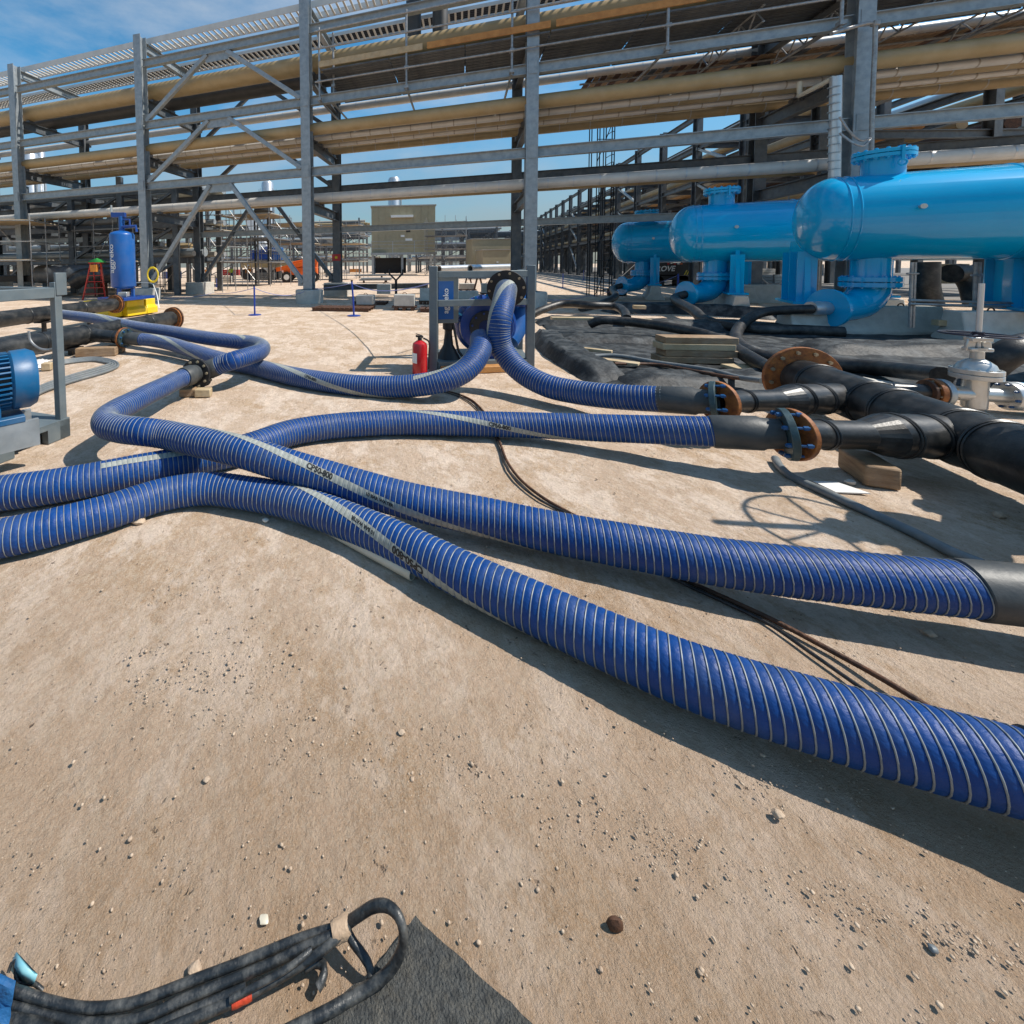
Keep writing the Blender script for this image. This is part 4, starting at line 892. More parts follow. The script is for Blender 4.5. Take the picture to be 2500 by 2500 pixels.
# extinguisher
ex = thing('fire_extinguisher', 'red fire extinguisher standing left of the grey pump frame', 'fire extinguisher', at(1025, 912))
ep = at(1025, 913)
b = MB(); b.lathe(ep, ZV, [(0, .1), (.01, .112), (.43, .112), (.47, .10), (.50, .06), (.515, .035)], 28); b.build('cylinder', RED, ex)
b = MB(); b.lathe(ep + ZV * .51, ZV, [(0, .032), (.05, .032)], 14); b.beam(ep + A(-.06, 0, .58), ep + A(.05, 0, .565), .035, .03); b.beam(ep + A(-.06, 0, .615), ep + A(.04, 0, .585), .03, .012); b.build('valve_head', BLACK, ex, bevel=.004)
b = MB(); b.tube(spline([ep + A(.05, -.02, .55), ep + A(.13, -.03, .5), ep + A(.135, -.03, .3), ep + A(.125, -.04, .08)], .03)[0], .013, 8); b.build('discharge_hose', BLACK, ex)
b = MB(); n_ = 8
for i in range(n_ + 1):
    a_ = math.radians(175 + i * 8)
    b.v.append(np.array([ep + A(.114 * math.cos(a_), .114 * math.sin(a_), z) for z in (.18, .33)])); b.n += 2
b.f = [(2 * i, 2 * i + 2, 2 * i + 3, 2 * i + 1) for i in range(n_)]; b.build('instruction_label', WHITE, ex)

# ------------------------------------------------------------------ barrier posts and rope
def rope_post(label, px, py, h=1.0, bend=0.0):
    p = at(px, py); r = thing('barrier_post', label, 'barrier post', p, 'blue rope barrier posts')
    b = MB(); b.tube([p + ZV * .01, p + A(bend * .4, 0, h * .55), p + A(bend, 0, h)], .03, 10); b.build('pole', POSTB, r)
    b = MB(); b.lathe(p, ZV, [(0, .22), (.012, .22), (.02, .19)], 20); b.build('foot_plate', POSTB, r)
    b = MB(); b.lathe(p + A(bend, 0, h - .02), ZV, [(0, .036), (.05, .036)], 10); b.build('cap', BLACK, r); return p + A(bend, 0, h - .08)
t1 = rope_post('blue barrier post standing alone between the hairpin hose and the rack', 622, 769)
t2 = rope_post('leaning blue barrier post by the pallet left of the extinguisher', 864, 771, 1.15, -.06)
t0 = rope_post('distant blue barrier post behind the braced bay', 529, 701, .75)
t4 = rope_post('thin blue post on the sand right of the pump frame', 1374, 703, 1.0)
t5 = rope_post('blue post standing beneath the middle azure vessel', 1654, 738, 1.2)
t6 = rope_post('faint blue post left of the dark scaffold tower', 1425, 684, 1.0)
def rope(label, pts, sag=.12):
    P = []
    for a_, c_ in zip(pts[:-1], pts[1:]):
        for k in range(8):
            u = k / 8; P.append(a_ * (1 - u) + c_ * u - ZV * sag * 4 * u * (1 - u))
    P.append(pts[-1]); b = MB(); b.tube(P, .011, 6); tag(b.build('rope', ROPEB), label, 'rope', 'blue barrier ropes')
rope('blue rope sagging from the lone post to the left column plinth', [t1, at(520, 715, .2), at(400, 728, .12)], .1)
rope('blue rope from the lone post to the round plinth', [t1, RK(0, -.5, .55)], .22)
rope('blue rope from the round plinth to the leaning post', [RK(0, .4, .62), t2], .05)
rope('blue rope from the leaning post to the pump frame', [t2, PF(0, .9, 1.35)], .2)
rope('blue rope crossing behind the pump frame', [PF(0.1, 1.3, 1.05), at(1280, 725, .6)], .15)
rope('blue rope on the ground right of the pump frame', [at(1310, 730, .2), at(1440, 722, .25), at(1500, 705, .4)], .1)
rope('blue rope beneath the farthest vessel to the blue post', [at(1540, 705, .4), t5], .1)

# ------------------------------------------------------------------ left: skid with motor
K = at(172, 1063); k1 = nz(at(0, 1132) - K); k2 = A(k1[1], -k1[0], 0); k2 = k2 if k2[0] < 0 else -k2
def KS(a_, c_, z): return K + k1 * a_ + k2 * c_ + ZV * z
sk = thing('motor_skid', 'grey steel skid frame at the left edge with forklift pockets', 'skid', K)
b = MB()
for (a0, a1) in ((0, .22), (.52, 1.0), (1.3, 2.0)): b.box(KS((a0 + a1) / 2, .04, .065), (a1 - a0, .08, .13), k1, k2)
b.box(KS(1.0, .04, .15), (2.0, .08, .04), k1, k2); b.build('side_sill', FRAMEG, sk)
b = MB(); b.box(KS(.05, .9, .085), (.1, 1.8, .17), k1, k2); b.build('end_sill', FRAMEG, sk)
b = MB(); b.box(KS(1.0, .95, .178), (2.0, 1.9, .012), k1, k2); b.build('deck_plate', FRAMEG, sk)
for a_, c_, h_ in ((.05, .05, 1.52), (1.9, .05, 1.52), (.05, 1.75, 1.52)):
    b = MB(); b.beam(KS(a_, c_, .05), KS(a_, c_, h_), .072, .072, up=tuple(k1)); b.build('post', FRAMEG, sk, bevel=.006)
b = MB(); b.beam(KS(.05, .09, 1.42), KS(.05, 1.72, 1.42), .08, .10); b.build('top_rail', FRAMEG, sk, bevel=.006)
b = MB(); b.beam(KS(.09, .05, 1.42), KS(1.86, .05, 1.42), .08, .10); b.build('top_rail', FRAMEG, sk, bevel=.006)
b = MB(); b.box(KS(.02, .02, 1.50), (.11, .03, .22), k1, k2); b.build('lifting_lug', FRAMEG, sk, bevel=.005)
b = MB(); b.tube(spline([KS(.0, .15, .98), KS(-.02, .2, .86), KS(-.02, .4, .84), KS(0, .5, .92), KS(0, .52, 1.02)], .03)[0], .012, 8); b.build('cable_hook', SCAF, sk)
mo = thing('electric_motor', 'teal blue finned electric motor on the skid at the left edge', 'motor', KS(.7, .7, .2))
mc = atY(0, 932, 3.5); mdir = nz(A(.70, .71, 0)); 
mR = .235
b = MB(); b.lathe(mc + mdir * .05, mdir, [(0, mR * .93), (.02, mR * 1.04), (.13, mR * 1.06), (.18, mR * .95), (.19, mR * .5), (.19, .0)], 36); b.build('fan_cover', MOTORB, mo)
b = MB(); b.lathe(mc - mdir * .75, mdir, [(0, mR * .82), (.8, mR * .82)], 36); b.build('stator_frame', BLACK, mo)
mo_v = nz(np.cross(mdir, ZV))
for k in range(34):
    a_ = k * 2 * PI / 34; e = math.cos(a_) * ZV + math.sin(a_) * mo_v
    b = MB(); b.beam(mc - mdir * .72 + e * mR * .9, mc + mdir * .05 + e * mR * .9, .012, mR * .24, up=tuple(e)); b.build('fin', MOTORB, mo)
fz = mc[2] - mR
for q in (-.05, -.5):
    b = MB(); b.box(A(mc[0], mc[1], fz + .03) + mdir * q, (.06, .34, .16), mdir, mo_v); b.build('foot', MOTORB, mo, bevel=.006)
b = MB(); b.box(A(mc[0], mc[1], fz - .06) - mdir * .2, (.66, .4, .05), mdir, mo_v); b.build('base_plate', MOTORB, mo, bevel=.006)
b = MB()
for s_ in (-1, 1): b.beam(A(mc[0], mc[1], (fz - .085 + .185) / 2) - mdir * .7 + mo_v * .17 * s_, A(mc[0], mc[1], (fz - .085 + .185) / 2) + mdir * .22 + mo_v * .17 * s_, .05, max(.05, fz - .085 - .185)); 
b.build('support_channel', GALV, mo)
b = MB(); b.box(A(mc[0], mc[1], mc[2] + mR * 1.12) - mdir * .35, (.2, .2, .12), mdir, mo_v); b.build('terminal_box', MOTORB, mo, bevel=.01)

# left manifolds
def manifold(label, a_, c_, r, tee, tdir, tl, fl_end=True, hc=.42):
    m_ = thing('black_manifold', label, 'pipe manifold', (a_ + c_) / 2 * A(1, 1, 0)); d = nz(c_ - a_); a2 = a_ - d * 2.0
    b = MB(); b.tube([a2, c_], r, 28); b.build('header_pipe', HDPE, m_)
    n_ = int(np.linalg.norm(c_ - a2) / .9)
    for i in range(1, n_): 
        b = MB(); b.torus(a2 + d * i * .9, d, r + .002, .01, 28, 6); b.build('weld_bead', HDPE, m_)
    if fl_end:
        flange(m_, c_, d, r * 1.55, r * .8, .05, RUSTD, name='end_flange'); flange(m_, c_ - d * .07, d, r * 1.5, r * .9, .04, RUST, name='backing_ring'); bolts(m_, c_ - d * .03, d, r * 1.33, 12, RUSTD, .022, .08)
        b = MB(); b.lathe(c_ + d * .0, d, [(0, r * 1.4), (.03, r * 1.4)], 24); b.build('blind_plate', BLACK, m_)
    te = tee; b = MB(); b.tube([te - nz(tdir) * tl, te], [r * .72, r * .6], 24); b.build('branch_pipe', HDPE, m_)
    flange(m_, te, tdir, .2, .08, .04, RUST, name='branch_flange')
    for q in (.25, .6): b = MB(); b.torus(te - nz(tdir) * tl * q, tdir, r * .64, .01, 24, 6); b.build('weld_bead', HDPE, m_)
    for q in (.3, .7):
        p = a_ * (1 - q) + c_ * q; b = MB(); b.box(A(p[0], p[1], (p[2] - r) / 2), (.08, .08, p[2] - r)); b.box(A(p[0], p[1], p[2] - r - .02), (.3, .3, .04)); b.build('stand', BLACK, m_)
    return m_
manifold('upper black pipe manifold at left with rusty flange beside the yellow base', at(0, 780, .5), at(283, 742, .5), .19, P1[0] - nz(P1[10] - P1[0]) * .12, P1[10] - P1[0], .9)
manifold('lower black pipe manifold at left with rusty flange on the open sand', at(0, 856, .33), at(424, 777, .33), .19, c3 + nz(P3[0] - P3[12]) * .05, P3[12] - P3[0], .75)
flange(H1, P1[0] - nz(P1[10] - P1[0]) * .06, P1[10] - P1[0], .2, .1, .045, BLACK); b = MB(); b.lathe(P1[0] - nz(P1[10] - P1[0]) * .05, P1[10] - P1[0], [(0, .13), (.3, .13)], 24); b.build('rubber_cuff', CUFF, H1)
# grey cables looping on the sand
for k in range(4):
    o_ = k * 5
    plain(('outermost of four grey cables looped on the sand by the skid', 'second of four grey cables looped on the sand by the skid', 'third of four grey cables looped on the sand by the skid', 'innermost of four grey cables looped on the sand by the skid')[k],
      [(60, 985 - o_, .02), (105, 956 - o_, .02), (180, 930 - o_, .02), (240, 913 - o_, .02), (284 - o_, 897 - o_ * .6, .02), (286 - o_ * 1.6, 886, .02), (262 - o_, 877 + o_ * .4, .02), (225, 873 + o_ * .5, .02), (170, 878 + o_ * .5, .02), (120, 886 + o_ * .6, .02)], .022, m=GCAB, cat='cable', name='ground_cable', group='grey cables looped by the skid', ds=.05)
b = MB(); V, F = ridge(gp((95, 900), (104, 885), (112, 880)), .09, .1, 12); b.add(V, F); tag(b.build('white_bag', WHITE), 'crumpled white plastic bag beside the small yellow timber block', 'plastic bag')

# yellow base with upright vessel
yb = thing('yellow_base', 'bright yellow plastic spill base under the upright blue vessel', 'spill base', at(335, 774))
yL, yR = at(312, 775), at(386, 764); yd = nz(yR - yL); yn = nz(np.cross(ZV, yd)); yw = np.linalg.norm(yR - yL)
def YB(x, y, z): return yL + yd * x + yn * y + ZV * z
b = MB()
prof = [(0, 0), (0, .26), (.1, .34), (.1, .52), (.16, .56)]
for k in range(2):
    x0, x1 = (0, yw * .62) if k == 0 else (yw * .63, yw)
    lay = []
    for (ins, z) in ((.0, .03), (0, .24), (.07, .33), (.07, .54), (.12, .58)):
        lay.append([YB(x0 + ins * .6 + .0, ins, z), YB(x1 - ins * .6, ins, z), YB(x1 - ins * .6, 1.3 - ins, z), YB(x0 + ins * .6, 1.3 - ins, z)])
    V = [p for l in lay for p in l]; F = [(4 * i + j, 4 * i + (j + 1) % 4, 4 * i + 4 + (j + 1) % 4, 4 * i + 4 + j) for i in range(4) for j in range(4)] + [(3, 2, 1, 0), (16, 17, 18, 19)]
    bb = MB(); bb.add(V, F); bb.build('yellow_segment', YEL, yb, bevel=.02)
bb = MB(); bb.box(YB(-.28, .75, .3), (.55, 1.1, .54), yd, yn); bb.build('yellow_segment', YEL, yb, bevel=.03)
uv = thing('upright_vessel', 'upright blue pressure vessel lettered in white, standing on the yellow base', 'vessel', YB(.1, .6, .6))
uc = atY(303, 720, YB(.1, .6, 0)[1]); uY = uc[1]
zt, z0 = atY(303, 563, uY)[2], atY(303, 706, uY)[2]
ub = A(uc[0], uc[1], 0); ur = .385
dome = [(z0 + .12 * (1 - math.cos(a_)), ur * math.sin(a_)) for a_ in np.linspace(.05, PI / 2, 7)] + [(zt - .16 + .16 * math.sin(a_), ur * math.cos(a_)) for a_ in np.linspace(0, PI / 2 - .05, 8)]
b = MB(); b.lathe(ub, ZV, dome, 40); b.build('vessel_shell', VTANK, uv, angle=50)
for k in range(3):
    a_ = k * 2.1 + .4; e = A(math.cos(a_), math.sin(a_), 0) * .27; b = MB(); b.beam(ub + e + ZV * .68, ub + e + ZV * (z0 + .12), .09, .09); b.build('leg', VTANK, uv)
b = MB(); b.box(A(uc[0], uc[1], .64) + A(.12, -.05, 0), (1.35, 1.1, .1), yd, yn); b.build('skid_plate', NAVY, uv, bevel=.01)
b = MB(); b.lathe(ub + ZV * (zt - .04), ZV, [(0, .09), (.52, .09)], 16); b.build('riser', VTANK, uv)
b = MB(); b.beam(ub + A(-.32, 0, zt + .52), ub + A(.14, 0, zt + .52), .14, .16); b.build('top_manifold', NAVY, uv, bevel=.01)
b = MB(); b.tube([ub + A(.05, -.05, zt + .12), ub + A(.5, -.05, zt + .14), ub + A(.52, -.05, zt - .05)], .05, 10); b.tube([ub + A(.3, -.05, zt + .14), ub + A(.3, -.05, zt + .36), ub + A(.1, -.05, zt + .36)], .035, 10); b.build('side_pipe', NAVY, uv)
b = MB(); b.tube([ub + A(-.32, 0, zt + .56), ub + A(-.32, 0, zt + .85)], .03, 8); b.lathe(ub + A(-.32, 0, zt + .62), ZV, [(0, .05), (.12, .05)], 10); b.build('relief_valve', SILVER, uv)
Vt, Ft = text_geo('aggreko', .30, .004)
V = []
for v in Vt:
    a_ = math.radians(218) - (-v[1]) / ur * -1; a_ = math.radians(240) + (-v[1]) / ur
    V.append(ub + A((ur + .006) * math.cos(a_), (ur + .006) * math.sin(a_), (z0 + zt) / 2 + .04 + v[0]))
b = MB(); b.add(V, Ft); b.build('lettering', WHITE, uv)
b = MB(); b.box(A(uc[0], uc[1], .78) + A(.2, -.4, 0), (.3, .2, .16)); b.build('gauge_box', SILVER, uv, bevel=.02)
plain('thin grey hose curving down beside the yellow base', None, .02, raw=[at(332, 690, .9), at(360, 690, .9), at(378, 705, .75), at(386, 735, .35), at(388, 752, .1)], m=WHITE, cat='hose', group=None)
plain('yellow hose coil hanging left of the braced column', None, .03, raw=[atY(373, 672, 18) + A(.22 * math.cos(t), 0, .3 * math.sin(t) + .02 * (k % 3)) for k, t in enumerate(np.linspace(0, 6 * PI, 40))], m=YEL, cat='hose', group=None)

# red stepladder
sl_ = thing('stepladder', 'red stepladder with a green bag on top left of the upright vessel', 'ladder', at(225, 735))
lb = [at(202, 733), at(258, 731), at(226, 724), at(240, 722)]; lt = [atY(222, 642, lb[0][1] - .3), atY(246, 642, lb[0][1] - .3)]
lY = lb[0][1]
for i, (p, q) in enumerate(((lb[0], lt[0]), (lb[1], lt[1]), (lb[2] + A(0, .3, 0), lt[0] + A(.05, .1, 0)), (lb[3] + A(0, .3, 0), lt[1] - A(.05, -.1, 0)))):
    b = MB(); b.beam(p, q, .09, .05, up=(1, 0, 0)); b.build('rail', RED, sl_)
for k in range(1, 6):
    u = k / 6; b = MB(); b.beam(lb[0] * (1 - u) + lt[0] * u, lb[1] * (1 - u) + lt[1] * u, .08, .03); b.build('step', RED, sl_)
b = MB(); b.beam(lt[0] - A(.05, 0, 0), lt[1] + A(.05, 0, 0), .3, .06); b.build('top_cap', RED, sl_)
b = MB(); V, F = ridge([lt[0] + A(-.1, 0, .03), (lt[0] + lt[1]) / 2 + A(0, 0, .03), lt[1] + A(.25, 0, .03)], .16, .18, 4); b.add(V, F); tag(b.build('green_bag', GREENC), 'green bag lying on top of the red stepladder', 'bag')
o_ = block('orange_box', 'white and orange box hanging in the red stepladder', 'box', tuple(lt[0] + A(.22, -.1, -.45)), (.32, .2, .36), 0, HIVISO)

# ------------------------------------------------------------------ far setting
b = MB(); b.add([p + ZV * .006 for p in (at(1318, 652.5), at(1312, 668), at(1520, 697), at(2560, 742), at(2560, 655))], [(0, 1, 2, 3, 4)]); struct(b.build('road', ASPH))

# second rack running away to the right
r2 = thing('far_pipe_rack', 'long grey pipe rack receding into the distance behind the azure vessels', 'pipe rack', A(24, 32, 0))
TB = .276
def R2(lat, Y, z): return A(15.3 + lat + TB * Y, Y, z)
first = None; firstb = None
ys = [19 + 5 * k for k in range(34)]
for lat in (0, 7.5, 15):
    for k, Y in enumerate(ys):
        if lat == 15 and k > 16: continue
        if first is None:
            b = MB(); b.ibeam(R2(0, Y, 0), R2(0, Y, 11.7), .36, .4, up=(0, 1, 0)); first = b.build('column', GALVD, r2); p0 = R2(0, Y, 0)
        else: share(first, r2, R2(lat, Y, 0) - p0)
for lat, k0, k1 in ((3.7, 5, 30), (11.2, 2, 22), (18, 4, 16)):
    for k in range(k0, k1): share(first, r2, R2(lat, ys[k] + 2.4, 0) - p0)
ends = [(19, 45), (45, 80), (80, 125), (125, 184)]
for lat in (0, 3.7, 7.5, 11.2, 13.6):
    for z in (4.3, 6.9, 9.2, 11.3):
        for y0_, y1_ in ends:
            b = MB(); b.ibeam(R2(lat, y0_, z), R2(lat, y1_, z), .24, .34); b.build('longitudinal_beam', GALVD, r2)
for k, Y in enumerate(ys):
    for z in (4.5, 7.1, 9.4):
        if k > 22 and z > 5: continue
        p = R2(0, Y, z)
        if firstb is None:
            b = MB(); b.ibeam(p, R2(7.5, Y, z), .24, .36); firstb = b.build('cross_beam', GALVD, r2); pb0 = p
        else: share(firstb, r2, p - pb0)
for k, Y in enumerate(ys[:14]):
    for z in (4.5, 7.1, 9.4): share(firstb, r2, R2(7.5, Y, z) - pb0)
for k in (1, 4, 8, 13):
    for z0_, z1_ in ((.3, 4.2), (4.5, 6.9), (7, 9.2)):
        b = MB(); b.beam(R2(0, ys[k], z0_), R2(0, ys[k + 1], z1_), .16, .16); b.build('diagonal_brace', GALV, r2)
PL2 = [(1.2, 4.95, .26, TAN, 'lowest tier, nearest to the vessels'), (3.0, 4.9, .2, TAN2, 'lowest tier, second from the near side'), (5.2, 4.95, .25, RUSTD, 'lowest tier, far side'), (.9, 7.6, .3, TAN, 'middle tier, nearest to the vessels'), (2.6, 7.5, .22, ALU, 'middle tier, second from the near side'),
       (4.3, 7.55, .26, OWOOD, 'middle tier, third from the near side'), (6.2, 7.5, .2, TAN, 'middle tier, far side'), (1.4, 9.9, .28, TAN2, 'top tier, nearest to the vessels'), (3.6, 9.9, .26, TAN, 'top tier, middle'), (5.8, 9.85, .24, ALU, 'top tier, far side')]
PL2 += [(8.6, 4.95, .24, TAN, 'lowest tier of the outer bay, near side'), (11.0, 4.95, .3, TAN2, 'lowest tier of the outer bay, far side'), (8.4, 7.55, .28, RUSTD, 'middle tier of the outer bay, nearest'), (10.2, 7.5, .24, TAN, 'middle tier of the outer bay, middle'), (12.6, 7.55, .3, TAN, 'middle tier of the outer bay, far side'),
        (9.0, 9.9, .26, ALU, 'top tier of the outer bay, near side'), (11.5, 9.9, .3, TAN, 'top tier of the outer bay, far side'), (2.1, 5.0, .14, ALU, 'lowest tier, slim one between the first two'), (4.1, 10.0, .16, RUSTD, 'top tier, slim rusty one')]
for lat, z, r, m, l in PL2:
    b = MB(); b.tube([R2(lat, 19, z), R2(lat, 184, z)], r, 14); o = b.build('far_rack_pipe', m); tag(o, 'pipe on the receding far rack, ' + l, 'pipe', 'pipes on the far rack')

def scaffold(label, c, w, d, levels, lift, rz=0, m=SCAF, dense=1.6, brace=True, rt=.03, grp='scaffold towers'):
    r = thing('scaffold_tower', label, 'scaffold', A(c[0], c[1], 0), grp); ex, ey = A(math.cos(rz), math.sin(rz), 0), A(-math.sin(rz), math.cos(rz), 0); c = A(c[0], c[1], 0)
    nx = max(1, round(w / dense)); ny = max(1, round(d / dense)); H_ = levels * lift + .7
    gp_ = lambda i, j, z: c + ex * (i / nx - .5) * w + ey * (j / ny - .5) * d + ZV * z
    for i in range(nx + 1):
        for j in range(ny + 1):
            if 0 < i < nx and 0 < j < ny: continue
            b = MB(); b.tube([gp_(i, j, 0), gp_(i, j, H_ + random.uniform(-.5, .4))], rt, 6); b.build('standard', m, r)
    for k in range(1, levels + 1):
        for z in (k * lift, k * lift + 1.0):
            if z > H_: continue
            for j in (0, ny): b = MB(); b.tube([gp_(0, j, z) - ex * .2, gp_(nx, j, z) + ex * .2], rt, 6); b.build('ledger', m, r)
            for i in (0, nx): b = MB(); b.tube([gp_(i, 0, z) - ey * .2, gp_(i, ny, z) + ey * .2], rt, 6); b.build('transom', m, r)
        b = MB(); b.box(gp_(nx / 2, ny / 2, k * lift + .04), (w, d, .05), ex, ey); b.build('deck', PLANK if random.random() < .4 else GALVD, r)
    if brace:
        for k in range(levels):
            i = k % nx; b = MB(); b.tube([gp_(i, 0, k * lift), gp_(i + 1, 0, (k + 1) * lift)], rt, 6); b.build('brace', m, r)
            b = MB(); b.tube([gp_(i + 1, ny, k * lift), gp_(i, ny, (k + 1) * lift)], rt, 6); b.build('brace', m, r)
    return r
tw = thing('ladder_tower', 'tall narrow dark scaffold ladder tower left of the azure vessels', 'scaffold', at(1462, 722), 'scaffold towers')
tb_ = at(1462, 722)
for x in (-.42, -.3, .3, .42):
    for y in (-.35, .35): b = MB(); b.tube([tb_ + A(x, y, 0), tb_ + A(x, y, 9.1)], .028, 6); b.build('standard', BLACK, tw)
for k in range(24): b = MB(); b.tube([tb_ + A(.3, -.35, .3 + k * .37), tb_ + A(.42, .35, .3 + k * .37)], .02, 6); b.tube([tb_ + A(-.42, -.35, .3 + k * .37), tb_ + A(.42, -.35, .3 + k * .37)] if k % 4 == 0 else [tb_ + A(.3, -.35, .3 + k * .37), tb_ + A(.42, -.35, .3 + k * .37)], .02, 6); b.build('rung', BLACK, tw)
for k in range(4): b = MB(); b.tube([tb_ + A(-.42, -.35, k * 2.2), tb_ + A(.42, -.35, (k + 1) * 2.2)], .02, 6); b.build('brace', BLACK, tw)
b = MB(); b.tube([tb_ + A(.42, 0, 1.9), tb_ + A(3.4, 1.5, 1.9)], .025, 6); b.tube([tb_ + A(.42, 0, .3), tb_ + A(3, 1.4, 1.8)], .025, 6); b.build('outrigger_brace', BLACK, tw)
b = MB(); b.box(tb_ + A(.9, 0, .18), (.7, .5, .36)); b.build('ballast_block', BLACK, tw)
for a_ in [
    ('scaffold tower beside the left edge behind the motor skid', (-19.5, 24.0), 5, 3, 2, 2.1, .15), ('scaffold bay behind the left rack column with plank floor', (-14.5, 27.5), 4.5, 2.5, 2, 2.0, -.3),
    ('scaffold bay behind the upright blue vessel', (-16.5, 33), 6, 3, 3, 2.0, -.3), ('dense scaffold between the left pair of rack columns', (-10.0, 30), 5, 3, 3, 2.0, -.33),
    ('pale scaffold behind the braced bay, left one', (-8.2, 38), 5, 4, 3, 2.0, -.3), ('pale scaffold behind the braced bay, right one', (-6.0, 46), 5, 4, 3, 2.0, -.3),
    ('grey scaffold left of the beige building', (-1.0, 52), 6, 4, 3, 2.1, -.3), ('distant scaffold right of the beige building', (15.0, 66), 6, 3, 4, 2.0, -.3),
    ('scaffold under the front rack at the far right', (19.5, 18.5), 4, 2, 2, 2.0, -.3)]: scaffold(*a_)

def steel_frame(label, c, nx, ny, bay, levels, lift, rz, m=GALVD, pipes=3):
    r = thing('steel_frame', label, 'steel structure', A(c[0], c[1], 0), 'distant steel structures'); ex, ey = A(math.cos(rz), math.sin(rz), 0), A(-math.sin(rz), math.cos(rz), 0); c = A(c[0], c[1], 0)
    g_ = lambda i, j, z: c + ex * (i - nx / 2) * bay + ey * (j - ny / 2) * bay + ZV * z
    for i in range(nx + 1):
        for j in range(ny + 1): b = MB(); b.beam(g_(i, j, 0), g_(i, j, levels * lift + (1 if (i + j) % 2 else 0)), .32, .32, up=(0, 1, 0)); b.build('column', m, r)
    for k in range(1, levels + 1):
        for j in range(ny + 1): b = MB(); b.beam(g_(0, j, k * lift), g_(nx, j, k * lift), .22, .34); b.build('beam', m, r)
        for i in range(nx + 1): b = MB(); b.beam(g_(i, 0, k * lift - .02), g_(i, ny, k * lift - .02), .2, .3); b.build('cross_beam', m, r)
        for q in range(pipes):
            y = (q + .5) / pipes * ny; rr = random.uniform(.1, .3); b = MB(); b.tube([g_(-.2, y, k * lift + .2 + rr), g_(nx + .2, y, k * lift + .2 + rr)], rr, 10); b.build('pipe_run', random.choice((TAN, TAN2, ALU, GALV)), r)
        for i in range(nx):
            if random.random() < .4: b = MB(); b.beam(g_(i, 0, (k - 1) * lift + .1), g_(i + 1, 0, k * lift - .1), .14, .14); b.build('brace', m, r)
    return r
steel_frame('steel structure with pipes far behind the upright blue vessel', (-33, 52), 5, 1, 6, 3, 3.0, -.33)
steel_frame('low steel structure behind the left scaffolds', (-24, 38), 4, 1, 5, 2, 3.0, -.33)
steel_frame('distant steel structure behind the braced bay', (-14, 84), 4, 1, 6, 3, 3.0, -.1)
steel_frame('distant steel structure left of the beige building', (-4, 95), 3, 2, 5, 4, 2.6, -.2)
steel_frame('distant steel structure right of the beige building', (22, 88), 3, 2, 5, 3, 2.7, -.25)
steel_frame('farthest steel structure behind the beige cabinets', (34, 118), 4, 1, 6, 3, 3.0, -.25)
steel_frame('steel structure beyond the far rack at the right edge', (58, 52), 4, 2, 6, 4, 3.0, -.2)

steel_frame('dark low steel structure with pipes behind the motor skid and duct', (-17.5, 30.5), 4, 1, 4.2, 3, 2.1, -.33, GALVD, 4)
steel_frame('dark steel structure with pipes behind the leftmost rack columns', (-27, 44), 6, 1, 4.5, 3, 2.6, -.33, GALVD, 5)
steel_frame('pale distant pipe structure between the braced bay and the beige building', (-8, 110), 5, 1, 6, 3, 3.2, -.2, GALV, 4)
steel_frame('low distant pipe structure directly right of the beige building', (20, 105), 4, 2, 5, 3, 2.6, -.2, GALV, 4)
steel_frame('wide distant pipe structure behind the crane and telehandler', (-17, 68), 6, 1, 5, 2, 2.6, -.25, GALVD, 4)
steel_frame('distant pipe structure behind the rear column right of the pump', (32, 92), 3, 2, 5, 3, 2.6, -.2, GALVD, 4)
steel_frame('farthest low pipe structure along the horizon at the left', (-52, 95), 8, 1, 7, 3, 3.2, -.2, GALVD, 4)
# beige building on stilts
bp = A(10.2, 70, 0); rz = .34; bx, by = A(math.cos(rz), math.sin(rz), 0), A(-math.sin(rz), math.cos(rz), 0)
bx, by = A(math.cos(-.10), math.sin(-.10), 0), A(-math.sin(-.10), math.cos(-.10), 0)
bp = atY(985, 660, 70) * A(1, 1, 0)
bw = 155 / 1050 * 70; zf, zr = 3.6, 11.2
def BD(x, y, z): return bp + bx * x + by * y + ZV * z
bl = thing('beige_building', 'beige panelled module building on stilts with a railed balcony beyond the rack', 'building', BD(0, 0, 0))
b = MB(); b.box(BD(0, 3.6, (zf + zr) / 2), (bw, 6, zr - zf), bx, by); b.build('wall', BEIGE, bl)
for k in range(9):
    b = MB(); b.box(BD(-bw / 2 + (k + .5) * bw / 9, .58, (zf + zr) / 2), (bw / 9 - .06, .04, zr - zf - .1), bx, by); b.build('wall_panel', BEIGE, bl)
b = MB(); b.box(BD(0, 3.6, zr + .1), (bw + .3, 6.3, .2), bx, by); b.build('roof', TAN2, bl)
b = MB(); b.box(BD(-.2, .2, 9.55), (3.6, .7, .35), bx, by); b.build('awning', WHITE, bl)
b = MB(); b.box(BD(.8, .54, 7.3), (.7, .06, .6), bx, by); b.build('window', BLACK, bl)
b = MB(); b.box(BD(-.1, .54, 6.4), (.6, .06, .3), bx, by); b.box(BD(.9, .54, 5.8), (1.1, .06, .35), bx, by); b.build('notice_board', WHITE, bl)
b = MB(); b.box(BD(0, -.1, zf - .1), (bw + .2, 1.4, .35), bx, by); b.build('balcony', GALV, bl)
for z in (4.4, 4.95, 5.5): b = MB(); b.beam(BD(-bw / 2, -.75, z), BD(bw / 2, -.75, z), .06, .06); b.build('handrail', GALV, bl)
for k in range(4): b = MB(); b.beam(BD(-bw / 2 + k * bw / 3, -.75, zf), BD(-bw / 2 + k * bw / 3, -.75, 5.5), .08, .08); b.build('rail_post', GALV, bl)
